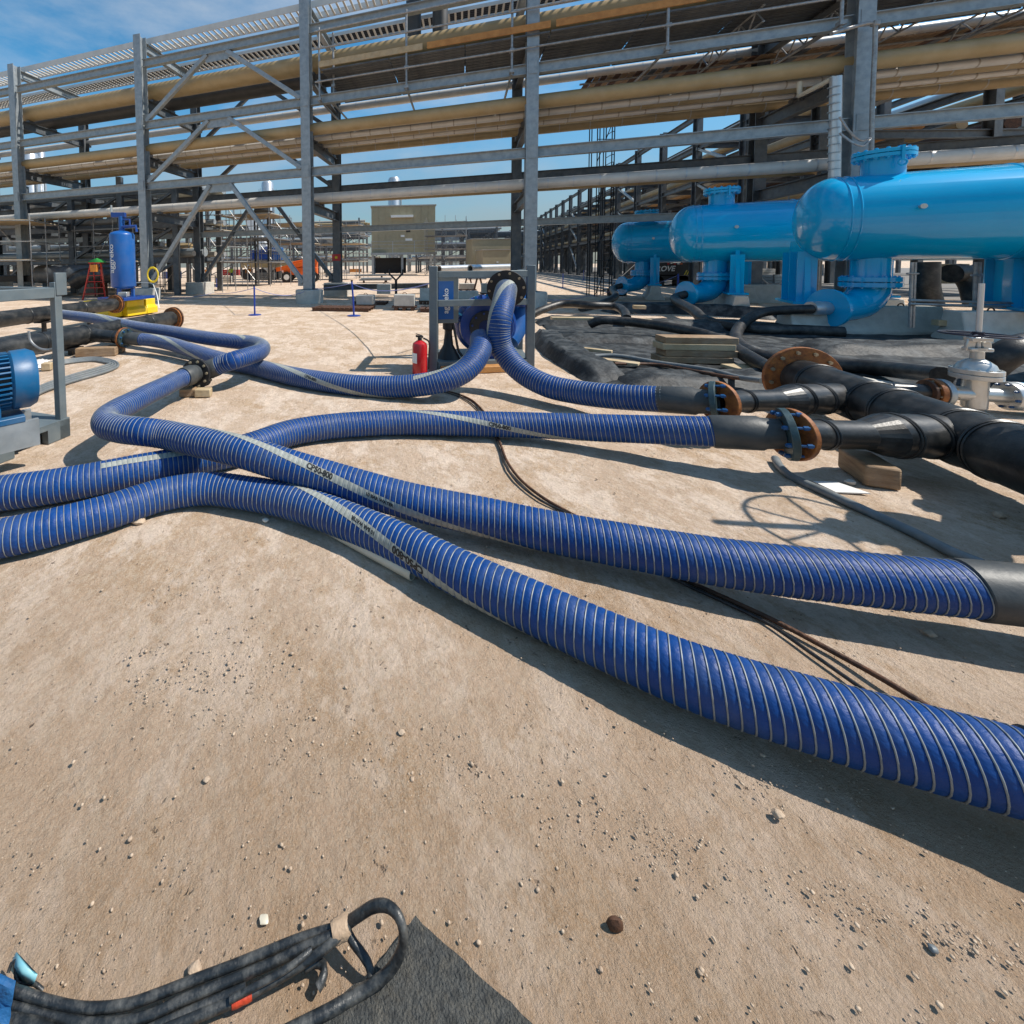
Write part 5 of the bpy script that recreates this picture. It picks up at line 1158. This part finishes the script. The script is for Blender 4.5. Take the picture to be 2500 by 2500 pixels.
for x in (-.48, -.02, .48):
    for y in (-.2, 6): b = MB(); b.beam(BD(bw * x, y, 0), BD(bw * x, y, zf - .25), .35, .35); b.build('stilt', GALV, bl)
b = MB(); b.box(BD(-.2 * bw, 4, 1.6), (bw * .5, 3, 2.6), bx, by); b.build('recess_shade_box', BLACK, bl)  # black box painting in the shade of the recess under the building
for k, (x0_, x1_, yt, Y, l) in enumerate(((1145, 1250, 586, 62, 'taller beige equipment cabinet behind the right of the pump frame'), (1170, 1236, 612, 58, 'lower beige equipment cabinet in front of the taller one'))):
    p = atY((x0_ + x1_) / 2, 660, Y) * A(1, 1, 0); w_ = (x1_ - x0_) / 1050 * Y; zt_ = atY(1190, yt, Y)[2]
    r = thing('equipment_cabinet', l, 'cabinet', p); b = MB(); b.box(p + ZV * zt_ / 2, (w_, 3, zt_)); b.build('cabinet_shell', BEIGE, r, bevel=.03)
    b = MB(); b.box(p + ZV * (zt_ + .06), (w_ + .2, 3.2, .12)); b.build('roof', TAN2, r); b = MB(); b.box(p + A(.1, -1.52, zt_ * .55), (.25, .05, .15)); b.build('door_handle', WHITE, r)

# silver columns far off
def silver_column(label, px, ytop, Y, r, ball=False):
    p = atY(px, 660, Y) * A(1, 1, 0); zt_ = atY(px, ytop, Y)[2]; o = thing('process_column', label, 'column', p, 'distant process columns')
    b = MB(); b.lathe(p, ZV, [(0, r), (zt_ - r * .5, r), (zt_ - r * .15, r * .8), (zt_, r * .2)], 20); b.build('column_shell', ALU, o)
    b = MB(); b.lathe(p + ZV * (zt_ * .86), ZV, [(0, r), (0, r * 1.5), (.15, r * 1.5), (.15, r)], 16, caps=False)
    for k in range(8): a_ = k * PI / 4; b.beam(p + A(math.cos(a_), math.sin(a_), 0) * r * 1.45 + ZV * zt_ * .86, p + A(math.cos(a_), math.sin(a_), 0) * r * 1.45 + ZV * (zt_ * .86 + 1.1), .08, .08)
    b.build('platform', GALV, o)
    b = MB(); b.tube([p + A(r * 1.1, -r * .5, 0), p + A(r * 1.1, -r * .5, zt_ * .9)], r * .12, 8); b.build('side_pipe', GALV, o)
silver_column('silver process column seen above the beige building', 963, 432, 110, 1.5); silver_column('silver process column with round platform above the braced bay', 657, 442, 95, 1.3)
silver_column('thick silver process column above the lower tier at far left', 85, 372, 60, 1.1); silver_column('slim silver process column right of the thick one at far left', 112, 368, 62, .55)
b = MB(); p = atY(640, 497, 40); b.lathe(p - ZV * .9, ZV, [(0, .8), (.2, .95), (.25, .75), (1.5, .75), (1.6, .85)], 20); q = p * A(1, 1, 0)
dr = thing('black_drum', 'black drum standing high on a steel stand behind the braced bay', 'drum', q); b.build('drum_shell', BLACK, dr)
for x in (-.6, .6):
    for y in (-.6, .6): b = MB(); b.beam(q + A(x, y, 0), q + A(x, y, p[2] - .9), .15, .15); b.build('stand_leg', GALVD, dr)

# mobile plant
cr_ = thing('crane', 'crane with pale raised boom and blue body in the distance under the rack', 'crane', atY(655, 680, 55) * A(1, 1, 0))
b = MB(); b.beam(atY(612, 540, 58), atY(648, 612, 55), 1.1, 1.3, up=(0, 1, 0)); b.build('boom', GREYPL, cr_, bevel=.05)
b = MB(); b.beam(atY(617, 562, 58.2), atY(655, 626, 55), .5, 1.5, up=(0, 1, 0)); b.build('boom', GREYPL, cr_)
p = atY(650, 640, 55); b = MB(); b.box(A(p[0], 55, 3.1), (3.6, 2.4, 1.3)); b.build('superstructure', NAVY, cr_, bevel=.15)
b = MB(); b.box(A(p[0] + 1.6, 54.5, 3.2), (1.2, 1.6, 1.6)); b.build('cab', VTANK, cr_, bevel=.1)
b = MB(); b.box(A(p[0] + .8, 55, 1.9), (7.5, 2.4, .8)); b.build('carrier_deck', TAN, cr_, bevel=.05)
for k in range(4): b = MB(); b.lathe(A(p[0] - 2.3 + k * 1.9, 53.7, .7), (0, 1, 0), [(0, .4), (.02, .68), (.5, .68), (.52, .4)], 20); b.build('wheel', BLACK, cr_)
te = thing('telehandler', 'orange telehandler partly behind the front rack column', 'telehandler', atY(735, 672, 44) * A(1, 1, 0)); p = atY(735, 672, 44); 
b = MB(); b.box(A(p[0], 44, 1.15), (3.4, 1.8, .75)); b.add([A(p[0] + x, 44 + y, z) for y in (-.8, .8) for x, z in ((-1.5, 1.5), (1.7, 1.5), (1.7, 2.15), (.2, 2.3), (-1.2, 2.0))], [(0, 1, 2, 3, 4), (9, 8, 7, 6, 5), (0, 5, 6, 1), (1, 6, 7, 2), (2, 7, 8, 3), (3, 8, 9, 4), (4, 9, 5, 0)]); b.build('machine_body', ORANGE, te, bevel=.06)
b = MB(); b.beam(A(p[0] + 1.8, 43.2, 2.2), A(p[0] - 2.4, 43.2, 1.3), .35, .4); b.build('boom', ORANGE, te, bevel=.03)
for x in (-1.35, 1.3):
    for y in (43.0, 44.8): 
        b = MB(); b.lathe(A(p[0] + x, y, .55), (0, 1, 0), [(0, .3), (.0, .55), (.35, .55), (.35, .3)], 22); w_ = b.build('wheel', BLACK, te)
        b = MB(); b.lathe(A(p[0] + x, y - .02, .55), (0, 1, 0), [(0, .28), (.05, .28)], 16); b.build('rim', WHITE, w_)
gr = thing('crane_carrier', 'black crane carrier deck with white lettering and yellow hazard stripes below the vessels', 'crane', atY(1640, 672, 30) * A(1, 1, 0)); p = atY(1640, 657, 30)
b = MB(); b.box(p + A(0, 1.2, 0), (3.0, 2.4, .86)); b.build('carrier_body', BLACK, gr, bevel=.04)
b = MB(); b.box(p + A(.1, 1.2, -.62), (4.6, 2.2, .3)); b.build('chassis', BLACK, gr)
Vt, Ft = text_geo('GROVE', .52, .012); b = MB(); b.add([p + A(-.62, -.015, .02) + A(v[0] + v[1] * .25, 0, v[1]) for v in Vt], Ft); b.build('lettering', WHITE, gr)
for k in range(4): b = MB(); x = .85 + k * .17; b.add([p + A(x + dx, -.012, z) for dx, z in ((0, -.4), (.08, -.4), (.25, -.08), (.17, -.08))], [(0, 1, 2, 3)]); b.build('hazard_stripe', YEL, gr)
for x in (-.9, .9, 2.0): b = MB(); b.lathe(p + A(x, .1, -.95), (0, 1, 0), [(0, .25), (0, .5), (.4, .5), (.4, .25)], 20); b.build('wheel', BLACK, gr)
for x, m in ((-.3, RED), (-.05, WHITE), (.15, ORANGE), (-.75, RED)): b = MB(); b.box(p + A(x + .5, 0, .37), (.14, .05, .09)); b.build('marker_lamp', m, gr)

def black_elbow(label, pts, r):
    b = MB(); q, _ = spline(pts, .08); b.tube(q, r, 18); tag(b.build('black_elbow_pipe', RUB), label, 'pipe', 'black pipes behind the nearest vessel')
black_elbow('black vertical pipe under the nearest vessel, left of the scaffold rail', [atY(2262, 640, 12), atY(2262, 700, 12), atY(2272, 745, 12)], .25)
black_elbow('black curved pipe under the nearest vessel, right of the tan box', [atY(2322, 668, 12.5), atY(2350, 668, 12.5), atY(2372, 690, 12.4), atY(2388, 742, 12.2)], .27)
block('tan_box', 'tan equipment box seen under the nearest vessel', 'box', tuple(atY(2308, 700, 20) * A(1, 1, 0)), (1.0, .8, .9), 0, BEIGE, h=.55)
sf = thing('tube_rail', 'galvanised scaffold tube rail in front of the nearest vessel underside', 'scaffold', atY(2300, 780, 8.9) * A(1, 1, 0))
for px, y0_, y1_ in ((2225, 640, 800), (2232, 640, 800), (2380, 640, 842), (2390, 640, 842)): b = MB(); b.tube([atY(px - 4, y1_, 8.9), atY(px + 2, y0_, 8.9)], .028, 8); b.build('standard', SCAF, sf)
for y_ in (733, 742): b = MB(); b.tube([atY(2220, y_, 8.85), atY(2560, y_ + 10, 8.6)], .028, 8); b.build('ledger', SCAF, sf)
for px, y_ in ((2228, 668), (2385, 672)): b = MB(); b.tube([atY(px - 14, y_, 8.8), atY(px + 14, y_, 8.8)], .02, 6); b.build('coupler', SCAF, sf)

# small people far off
def person(label, p, h, shirt, trousers, lean=0.0, helmet=WHITE):
    r = thing('person', label, 'person', p * A(1, 1, 0)); k = h / 1.75; p = p * A(1, 1, 0)
    P = lambda x, y, z: p + A((x + lean * z) * k, y * k, z * k)
    def limb(name, pts, rad, m): b = MB(); b.tube(pts, [q * k for q in rad], 10); return b.build(name, m, r, angle=80)
    b = MB(); b.tube([P(0, 0, .86), P(0, 0, 1.0), P(0, 0, 1.15), P(0, 0, 1.32), P(0, 0, 1.43), P(0, 0, 1.48), P(0, -.01, 1.55), P(0, -.02, 1.64), P(0, -.01, 1.72), P(0, 0, 1.76)], [q * k for q in (.14, .16, .155, .18, .15, .06, .06, .10, .09, .03)], 14); b.build('body', SKIN, r, angle=80)
    limb('shirt', [P(0, 0, .9), P(0, 0, 1.0), P(0, 0, 1.15), P(0, 0, 1.33), P(0, 0, 1.45)], (.165, .175, .17, .2, .1), shirt)
    for s in (-1, 1):
        limb('sleeve', [P(.2 * s, 0, 1.42), P(.27 * s, 0, 1.18), P(.25 * s, -.1, .95)], (.065, .055, .045), shirt)
        limb('hand', [P(.25 * s, -.1, .95), P(.24 * s, -.14, .84)], (.035, .03), SKIN)
        limb('trouser_leg', [P(.09 * s, 0, .95), P(.1 * s, -.02, .5), P(.1 * s, .02, .06)], (.1, .075, .06), trousers)
        limb('boot', [P(.1 * s, .04, .05), P(.1 * s, -.16, .04)], (.055, .045), BLACK)
    b = MB(); b.lathe(P(0, 0, 1.68), ZV, [(0, .125 * k), (.05 * k, .12 * k), (.1 * k, .07 * k), (.12 * k, .01)], 14); b.build('hard_hat', helmet, r)
person('distant worker in orange vest and white hard hat beside the stacked material', at(607, 688), 1.8, HIVISO, NAVYC)
person('distant worker in yellow green vest leaning by the pale scaffold', at(566, 682), 1.7, HIVIS, NAVYC, -.1)
person('worker in dark clothes standing behind the left brace', at(432, 703), 1.85, NAVYC, BLACK, 0, BLACK)
person('distant worker in orange shirt behind the back column of the braced bay', at(505, 690), 1.7, HIVISO, NAVYC)

# yard clutter beyond the pump
def skid_block(label, px, py, w, d, h, rz=-.2, pal=True):
    p = at(px, py); r = thing('concrete_block', label, 'concrete block', p, 'concrete blocks on timber skids'); ex, ey = A(math.cos(rz), math.sin(rz), 0), A(-math.sin(rz), math.cos(rz), 0)
    if pal:
        for k in (-1, 0, 1): b = MB(); b.box(p + ex * k * w * .4 + ZV * .05, (.12, d * 1.15, .1), ex, ey); b.build('skid_bearer', RUSTD, r)
        b = MB(); b.box(p + ZV * .125, (w * 1.2, d * 1.1, .05), ex, ey); b.build('skid_board', RUSTD, r)
    b = MB(); b.box(p + ZV * (.15 + h / 2), (w, d, h), ex, ey); b.build('block_body', CONC, r, bevel=.02); b = MB(); b.torus(p + ZV * (.15 + h), ey, .07, .012, 12, 5); b.build('lifting_loop', RUSTD, r)
skid_block('concrete block on a rusty skid left of the dark forked post', 893, 752, .65, .6, .36); skid_block('concrete block on a rusty skid right of the dark forked post', 988, 756, .75, .6, .42)
skid_block('small concrete block just left of the pump frame', 1037, 742, .4, .5, .5); skid_block('concrete block standing alone beyond the leaning post', 938, 724, .7, .6, .5, pal=False)
skid_block('upper concrete block seen through the pump frame', 1140, 712, .9, .6, .35); skid_block('lower concrete block seen through the pump frame', 1142, 738, .85, .6, .35); skid_block('dark edged concrete block by the pump outlet flange', 1190, 722, .6, .6, .5)
def pallet(label, px, py, w, d, n, rz=-.25):
    p = at(px, py); r = thing('pallet', label, 'pallet', p, 'old timber pallets'); ex, ey = A(math.cos(rz), math.sin(rz), 0), A(-math.sin(rz), math.cos(rz), 0)
    for k in (-1, 0, 1): b = MB(); b.box(p + ey * k * d * .44 + ZV * .05, (w, .1, .1), ex, ey); b.build('bearer', RUSTD, r)
    for k in range(n): b = MB(); b.box(p + ex * (k / (n - 1) - .5) * (w - .1) + ZV * .115, (w / n * .8, d, .025), ex, ey); b.build('slat', RUSTD, r)
pallet('old brown pallet right of the round plinth', 838, 757, 2.1, 1.0, 12); pallet('brown timber platform behind the pump frame', 1120, 760, 2.6, 1.1, 12); pallet('low pallet behind the leaning post', 905, 742, 1.4, .9, 9)
fk = thing('forked_post', 'dark forked post standing behind the pallets', 'post', at(967, 735)); fp = at(967, 735)
b = MB(); b.tube([fp, fp + ZV * 1.0], .06, 8); b.tube([fp + ZV * .95, fp + A(-.3, 0, 1.25), fp + A(-.32, 0, 1.45)], .04, 8); b.tube([fp + ZV * .95, fp + A(.3, 0, 1.25), fp + A(.32, 0, 1.45)], .04, 8); b.build('fork', BLACK, fk)
for k, (x0_, x1_, y_, l) in enumerate(((1072, 1160, 657, 'left silver pipe lying on trestles beyond the pump frame'), (1148, 1245, 656, 'right silver pipe with dark open end lying on trestles beyond the pump frame'))):
    Y = 26 - k * 2; a_, c_ = atY(x0_, y_, Y), atY(x1_, y_ - 3, Y + 2); r = thing('silver_pipe', l, 'pipe', a_ * A(1, 1, 0), 'silver pipes on trestles'); b = MB(); d_ = nz(c_ - a_)
    b.lathe(a_, d_, [(.5, .16), (0, .16), (0, .22), (np.linalg.norm(c_ - a_), .22)], 18, caps=False); b.build('pipe_run', ALU, r); b = MB(); b.lathe(a_ + d_ * .3, d_, [(0, .2), (.02, .2)], 14); b.build('end_plug', RUSTD if k == 0 else BLACK, r)
    for u in (.2, .8): p = a_ * (1 - u) + c_ * u; b = MB(); b.beam(p * A(1, 1, 0) - A(.3, 0, 0), p - A(0, 0, .22), .08, .08); b.beam(p * A(1, 1, 0) + A(.3, 0, 0), p - A(0, 0, .22), .08, .08); b.build('trestle', RUSTD, r)
for k, (px, py, w_, l) in enumerate(((915, 690, 3.0, 'grey steel plate stack beyond the pallets, nearest'), (905, 678, 4.2, 'grey steel plate stack beyond the pallets, middle'), (925, 669, 3.4, 'grey steel plate stack beyond the pallets, farthest'))):
    p = at(px, py); r = thing('plate_stack', l, 'steel plates', p, 'stacks of steel plate')
    for q in range(3): b = MB(); b.box(p + A(.1 * q, 0, .25 + q * .09), (w_, 1.6, .05)); b.build('steel_plate', GALV, r)
    for x in (-.35, .35): b = MB(); b.box(p + A(w_ * x, 0, .11), (.15, 1.4, .22)); b.build('bearer', RUSTD, r)
hb = thing('long_steel_beam', 'dark steel beam lying between the round plinth and the leaning post', 'steel beam', at(900, 705)); b = MB(); b.ibeam(at(790, 702, .55), at(1045, 697, .45), .3, .3); b.build('beam_body', GALVD, hb)
for px in (800, 1030): b = MB(); p = at(px, 705); b.box(p + ZV * .2, (.25, .4, .4)); b.build('bearer', RUSTD, hb)
random.seed(21)
cols = [RED, RUSTD, GALV, WOOD, HIVISO, GALVD, CONC, TAN, NAVY, WHITE]
cn_ = ['red', 'rusty', 'grey', 'wooden', 'orange', 'dark grey', 'concrete coloured', 'tan', 'blue', 'white']
used = {}
def crate(px, py, w, d, h, ci, where):
    p = at(px, py); l = f'{cn_[ci]} crate of site materials {where}'
    used[l] = used.get(l, 0) + 1
    r = thing('material_crate', l, 'crate', p, 'crates of site materials in the yard')
    for k in range(3): b = MB(); b.box(p + ZV * (h * (k + .5) / 3), (w, d, h / 3 - .03)); b.build('board', cols[ci], r)
    for sx_ in (-1, 1):
        for sy_ in (-1, 1): b = MB(); b.box(p + A(sx_ * w / 2, sy_ * d / 2, h / 2 + .03), (.09, .09, h + .06)); b.build('corner_post', GALVD if ci else RUSTD, r)
for a_ in ((640, 684, 3.0, 1.5, .9, 5, 'in front of the orange telehandler'), (560, 672, 4, 2, 1.1, 0, 'left of the distant crane'), (600, 668, 3, 2, 1.0, 1, 'under the distant crane'), (672, 668, 3, 2, 1.0, 0, 'right of the distant crane'), (690, 676, 2, 1, .5, 9, 'beside the orange telehandler'), (548, 690, 1.6, 1, .7, 6, 'at the foot of the pale scaffold'), (830, 668, 4, 1.5, .8, 9, 'behind the back column'), (868, 664, 3, 2, .8, 4, 'behind the leaning post'),
           (1110, 676, 2.5, 1.2, .9, 0, 'behind the pump frame'), (1165, 682, 1.6, 1, .8, 2, 'behind the pump frame'), (1215, 676, 2.2, 1.2, .9, 1, 'behind the pump frame'), (60, 690, 4, 2, 1.4, 3, 'at the left edge'), (130, 672, 5, 2, 1.8, 8, 'behind the stepladder'), (420, 680, 2.2, 1.5, 1.0, 8, 'behind the left brace'), (1560, 668, 3, 1.6, 1.0, 9, 'below the farthest vessel'), (1840, 684, 3, 1.6, 1.0, 6, 'under the middle vessel'), (1905, 690, 2.4, 1.4, .6, 2, 'between two vessels'), (1960, 672, 3, 1.5, 1.2, 9, 'between two vessels')): crate(*a_)
o = block('flat_trailer', 'long low dark trailer bed at the left edge behind the skid', 'trailer', tuple(at(60, 722)), (7, 2.4, .35), .05, BLACK, h=.9)
lpz = thing('large_grey_duct', 'large grey pipe lying behind the stepladder', 'pipe', at(200, 705)); b = MB(); b.tube([atY(95, 670, 25), atY(280, 666, 25)], .5, 24); b.build('duct_run', GALVD, lpz)
b = MB(); b.tube(spline([atY(180, 690, 24.2), atY(205, 675, 24.2), atY(290, 671, 24.2)], .2)[0], .45, 24); b.build('duct_bend', HDPE, lpz)
for px in (130, 250): b = MB(); p = atY(px, 688, 25); b.box(A(p[0], 25, (p[2]) / 2), (.3, .5, max(.2, p[2]))); b.build('cradle', RUSTD, lpz)
sg = thing('warning_sign', 'red warning sign with yellow mark fixed to the back rack column', 'sign', RK(0, TW - .25, 0)); p = RK(0, TW - .26, 2.1); b = MB(); b.box(p, (.5, .02, .36), DV, NV); b.build('sign_plate', RED, sg); b = MB(); b.box(p - NV * .013, (.14, .006, .12), DV, NV); b.build('sign_mark', YEL, sg)

# ------------------------------------------------------------------ foreground: cable bundle, mat, litter
mt = [at(1012, 2256), at(1325, 2545), at(1010, 2720), at(690, 2560), at(905, 2400)]
m2 = []
for i in range(len(mt)):
    p, q = mt[i], mt[(i + 1) % len(mt)]; nn_ = max(2, int(np.linalg.norm(q - p) / .02))
    for k in range(nn_): v = p + (q - p) * k / nn_; m2.append(v + A(.006 * noise.noise((v[0] * 30, v[1] * 30, 1)) + .004 * noise.noise((v[0] * 90, v[1] * 90, 3)), .006 * noise.noise((v[0] * 30, v[1] * 30, 6)) + .004 * noise.noise((v[0] * 90, v[1] * 90, 8)), 0))
mt = m2
b = MB(); k = len(mt)
b.add([p + ZV * .004 for p in mt] + [p + ZV * .022 for p in mt], [tuple(range(k))[::-1], tuple(range(k, 2 * k))] + [(i, (i + 1) % k, k + (i + 1) % k, k + i) for i in range(k)])
tag(b.build('rubber_mat', MAT_), 'worn black mat lying at the bottom edge beside the cable loop', 'mat')
def cable(label, ctrl, r=.0088, m=CABLE):
    q, _ = spline(pxs(ctrl), .012); b = MB(); b.tube(q, r, 14); o = b.build('power_cable', m, angle=80); recenter(o, q[0] * A(1, 1, 0)); tag(o, label, 'cable', 'thick black cables in the bundle'); return q
cable('uppermost thick black cable of the bundle, under the tan tape', [(-60, 2398, .06), (40, 2420, .05), (124, 2446, .03), (207, 2461, .02), (310, 2452, .018), (393, 2424, .018), (480, 2390, .02), (555, 2362, .025), (640, 2328, .03), (730, 2292, .04), (800, 2270, .05), (838, 2262, .055)])
cable('second thick black cable of the bundle, below the uppermost', [(-60, 2430, .04), (40, 2455, .035), (124, 2482, .02), (230, 2500, .016), (352, 2484, .016), (450, 2440, .017), (555, 2397, .02), (650, 2358, .03), (745, 2312, .045), (805, 2285, .055), (838, 2270, .055)])
cable('lowest thick black cable of the bundle, wrapped with red tape', [(200, 2600, .016), (300, 2556, .016), (400, 2515, .016), (500, 2474, .016), (590, 2436, .018), (650, 2404, .024), (730, 2358, .035), (790, 2318, .05), (825, 2288, .058), (845, 2270, .06)])
cable('third thick black cable of the bundle, just above the red taped one', [(-60, 2480, .02), (60, 2516, .018), (200, 2546, .015), (320, 2532, .015), (420, 2490, .015), (520, 2446, .016), (600, 2412, .022)], .0085)
cable('slim black cable between the thick ones of the bundle', [(560, 2442, .03), (620, 2410, .035), (690, 2372, .045), (735, 2340, .05), (760, 2318, .05)], .006)
cable('black cable looping up from the tan tape and back down over the mat', [(845, 2256, .055), (880, 2232, .10), (915, 2212, .13), (950, 2214, .15), (975, 2240, .15), (985, 2280, .13), (978, 2325, .09), (950, 2372, .05), (905, 2408, .03), (860, 2435, .025), (800, 2470, .025), (740, 2500, .022), (600, 2570, .02)], .0108)
cable('short black cable dropping from the tan tape behind the loop', [(846, 2268, .055), (862, 2300, .05), (885, 2330, .04), (903, 2362, .03), (906, 2392, .02)], .0095)
cable('curved black cable stub poking out below the bundle', [(742, 2362, .02), (772, 2348, .02), (790, 2358, .02), (790, 2385, .02), (775, 2412, .015)], .0095)
cable('dark cable under the blue strap running to the bottom edge', [(-40, 2470, .02), (40, 2500, .02), (140, 2550, .02)], .018)
tp = at(832, 2268, .056); tdv = nz(at(846, 2262, .058) - at(812, 2281, .054))
b = MB(); q = [tp - tdv * .022 + tdv * .044 * i / 4 for i in range(5)]; b.tube(q, [.018, .0205, .0195, .021, .019], 16, cap=False); tag(b.build('tape_wrap', BRTAPE), 'tan tape wrap binding the cable bundle', 'tape')
a0, a1 = at(566, 2447, .0175), at(615, 2424, .019); b = MB(); b.tube(straight(a0, a1, 5), [.0102, .0112, .0106, .0112, .0102], 16, cap=False); tag(b.build('tape_wrap', RTAPE), 'red tape wrap around the lowest cable', 'tape')
b = MB(); V = []
for i in range(9):
    u = i / 8
    for (px, py) in ((-30, 2385), (40, 2400)): 
        pass
    l, r_ = at(-40 + 10 * u, 2375 + 170 * u, .09 - .07 * u + .012 * math.sin(u * 9)), at(38 - 22 * u, 2398 + 140 * u, .085 - .07 * u + .012 * math.sin(u * 9 + .5)); V += [l, (l + r_) / 2 + ZV * .008, r_]
F = [(3 * i + j, 3 * i + j + 1, 3 * i + 4 + j, 3 * i + 3 + j) for i in range(8) for j in range(2)]
b.add(V, F); o = b.build('webbing_strap', BSTRAP); sm = o.modifiers.new('thickness', 'SOLIDIFY'); sm.thickness = .004; tag(o, 'blue webbing strap over the cables in the bottom left corner', 'strap')
b = MB(); g = [at(42, 2325, .05), at(92, 2378, .06), at(84, 2400, .03), at(48, 2392, .02), at(26, 2360, .03), at(62, 2358, .075)]; b.add(g, [(0, 1, 5), (1, 2, 5), (2, 3, 5), (3, 4, 5), (4, 0, 5)]); o = b.build('plastic_wrap', CYAN, angle=180); sm = o.modifiers.new('thickness', 'SOLIDIFY'); sm.thickness = .003; tag(o, 'crumpled pale blue plastic piece above the blue strap', 'plastic')
cable('thin frayed wire curling beside the blue plastic', [(20, 2375, .04), (34, 2340, .05), (42, 2395, .03), (60, 2402, .02), (85, 2402, .03), (105, 2418, .02)], .004)
# pipe stub under the near hose
p0, p1 = at(775, 1274, .034), at(1008, 1400, .034); b = MB(); d_ = nz(p1 - p0); b.lathe(p0, d_, [(0, .036), (np.linalg.norm(p1 - p0), .036), (np.linalg.norm(p1 - p0), .030), (np.linalg.norm(p1 - p0) - .3, .030)], 20, caps=False); o = b.build('plastic_pipe', PVC); recenter(o, (p0 + p1) / 2 * A(1, 1, 0)); tag(o, 'cream plastic pipe stub half under the nearest blue hose', 'pipe')
# single stones
def stone(label, px, py, r, m=STONE, flat=.6, asp=1.0, seed=0):
    p = at(px, py); b = MB(); import bmesh
    bm = bmesh.new(); bmesh.ops.create_icosphere(bm, subdivisions=2, radius=r)
    V = [A(*v.co) * (1 + .35 * noise.noise(Vector(v.co) / r * 1.3 + Vector((seed, 0, 0)))) * A(1.15 * asp, .9 / asp, flat) + p + ZV * r * flat * .55 for v in bm.verts]; F = [tuple(v.index for v in f.verts) for f in bm.faces]; bm.free()
    b.add(V, F); o = b.build('stone', m, angle=40); recenter(o, p); tag(o, label, 'stone', 'loose stones on the sand')
for i, a_ in enumerate((('stone lying against the underside of the nearest hose near the left', 338, 1274, .045), ('white pebble above the cable bundle', 645, 2246, .011, PVC, .3), ('small rusty brown clod on the open sand right of the black mat', 1502, 2264, .0135, RUSTD, 1.3, 1.3), ('small blue grey stone far right on the sand', 2278, 2318, .009, GCAB),
        ('white chip beside the nearest hose where the cream pipe begins', 648, 1272, .02, STONEW), ('small pebble left of the cable bundle', 475, 2372, .014), ('small stone on the sand under the right hose shadow', 2440, 1260, .03), ('brown stone near the shadow of the second hose', 2265, 1548, .022), ('small stone at centre of the open sand', 980, 1790, .011), ('dark stone at left on the open sand', 505, 1905, .010), ('stone by the timber block and white paper', 2075, 1180, .03, STONEW), ('small stone beneath the nearest hose at right', 1900, 1990, .014))): stone(*a_, **{'seed': i * 3.1})
# gravel: uncountable, one object
random.seed(5); V, F = [], []
ico = [(0, 0, 1), (.894, 0, .447), (.276, .851, .447), (-.724, .526, .447), (-.724, -.526, .447), (.276, -.851, .447), (.724, .526, -.447), (-.276, .851, -.447), (-.894, 0, -.447), (-.276, -.851, -.447), (.724, -.526, -.447), (0, 0, -1)]
icf = [(0, 1, 2), (0, 2, 3), (0, 3, 4), (0, 4, 5), (0, 5, 1), (1, 6, 2), (2, 7, 3), (3, 8, 4), (4, 9, 5), (5, 10, 1), (6, 7, 2), (7, 8, 3), (8, 9, 4), (9, 10, 5), (10, 6, 1), (11, 7, 6), (11, 8, 7), (11, 9, 8), (11, 10, 9), (11, 6, 10)]
ico = np.array(ico)
rng = np.random.default_rng(3); n = 0
while n < 5000:
    px, py = rng.uniform(-60, 2560), rng.uniform(0, 1) ** 0.8; py = 720 + py * 1800
    p = at(px, py)
    den = noise.noise((p[0] * .8 + p[1] * .5, p[1] * 1.9 - p[0] * .5, 4)) + .5 * noise.noise((p[0] * 3, p[1] * 5, 8))
    band = min(abs(py - (1700 + (px - 350) * .30)), abs(py - (1560 + (px - 200) * .34))) if px > 300 else 400
    if rng.uniform() > .045 + 1.1 * max(0, den - .2) + .8 * max(0, 1 - band / (60 + 40 * noise.noise((px * .006, py * .006, 1)))) * (.5 + noise.noise((px * .004, 0, 7))): continue
    r = float(np.clip(rng.lognormal(-6.65, .6), .0009, .0052)) * (1 + .10 * min(p[1], 8))
    q = ico * (1 + rng.uniform(-.3, .3, (12, 1))) * A(rng.uniform(.8, 1.4), rng.uniform(.8, 1.4), rng.uniform(.5, .9)) * r
    a_ = rng.uniform(0, 6.28); c_, s_ = math.cos(a_), math.sin(a_); q = np.stack([q[:, 0] * c_ - q[:, 1] * s_, q[:, 0] * s_ + q[:, 1] * c_, q[:, 2]], 1)
    V.append(q + p + ZV * (r * .25 - .006 * 0)); F.extend([tuple(i + 12 * n for i in f) for f in icf]); n += 1
b = MB(); b.add(np.concatenate(V), F); struct(b.build('gravel', STONE, angle=180), 'stuff')
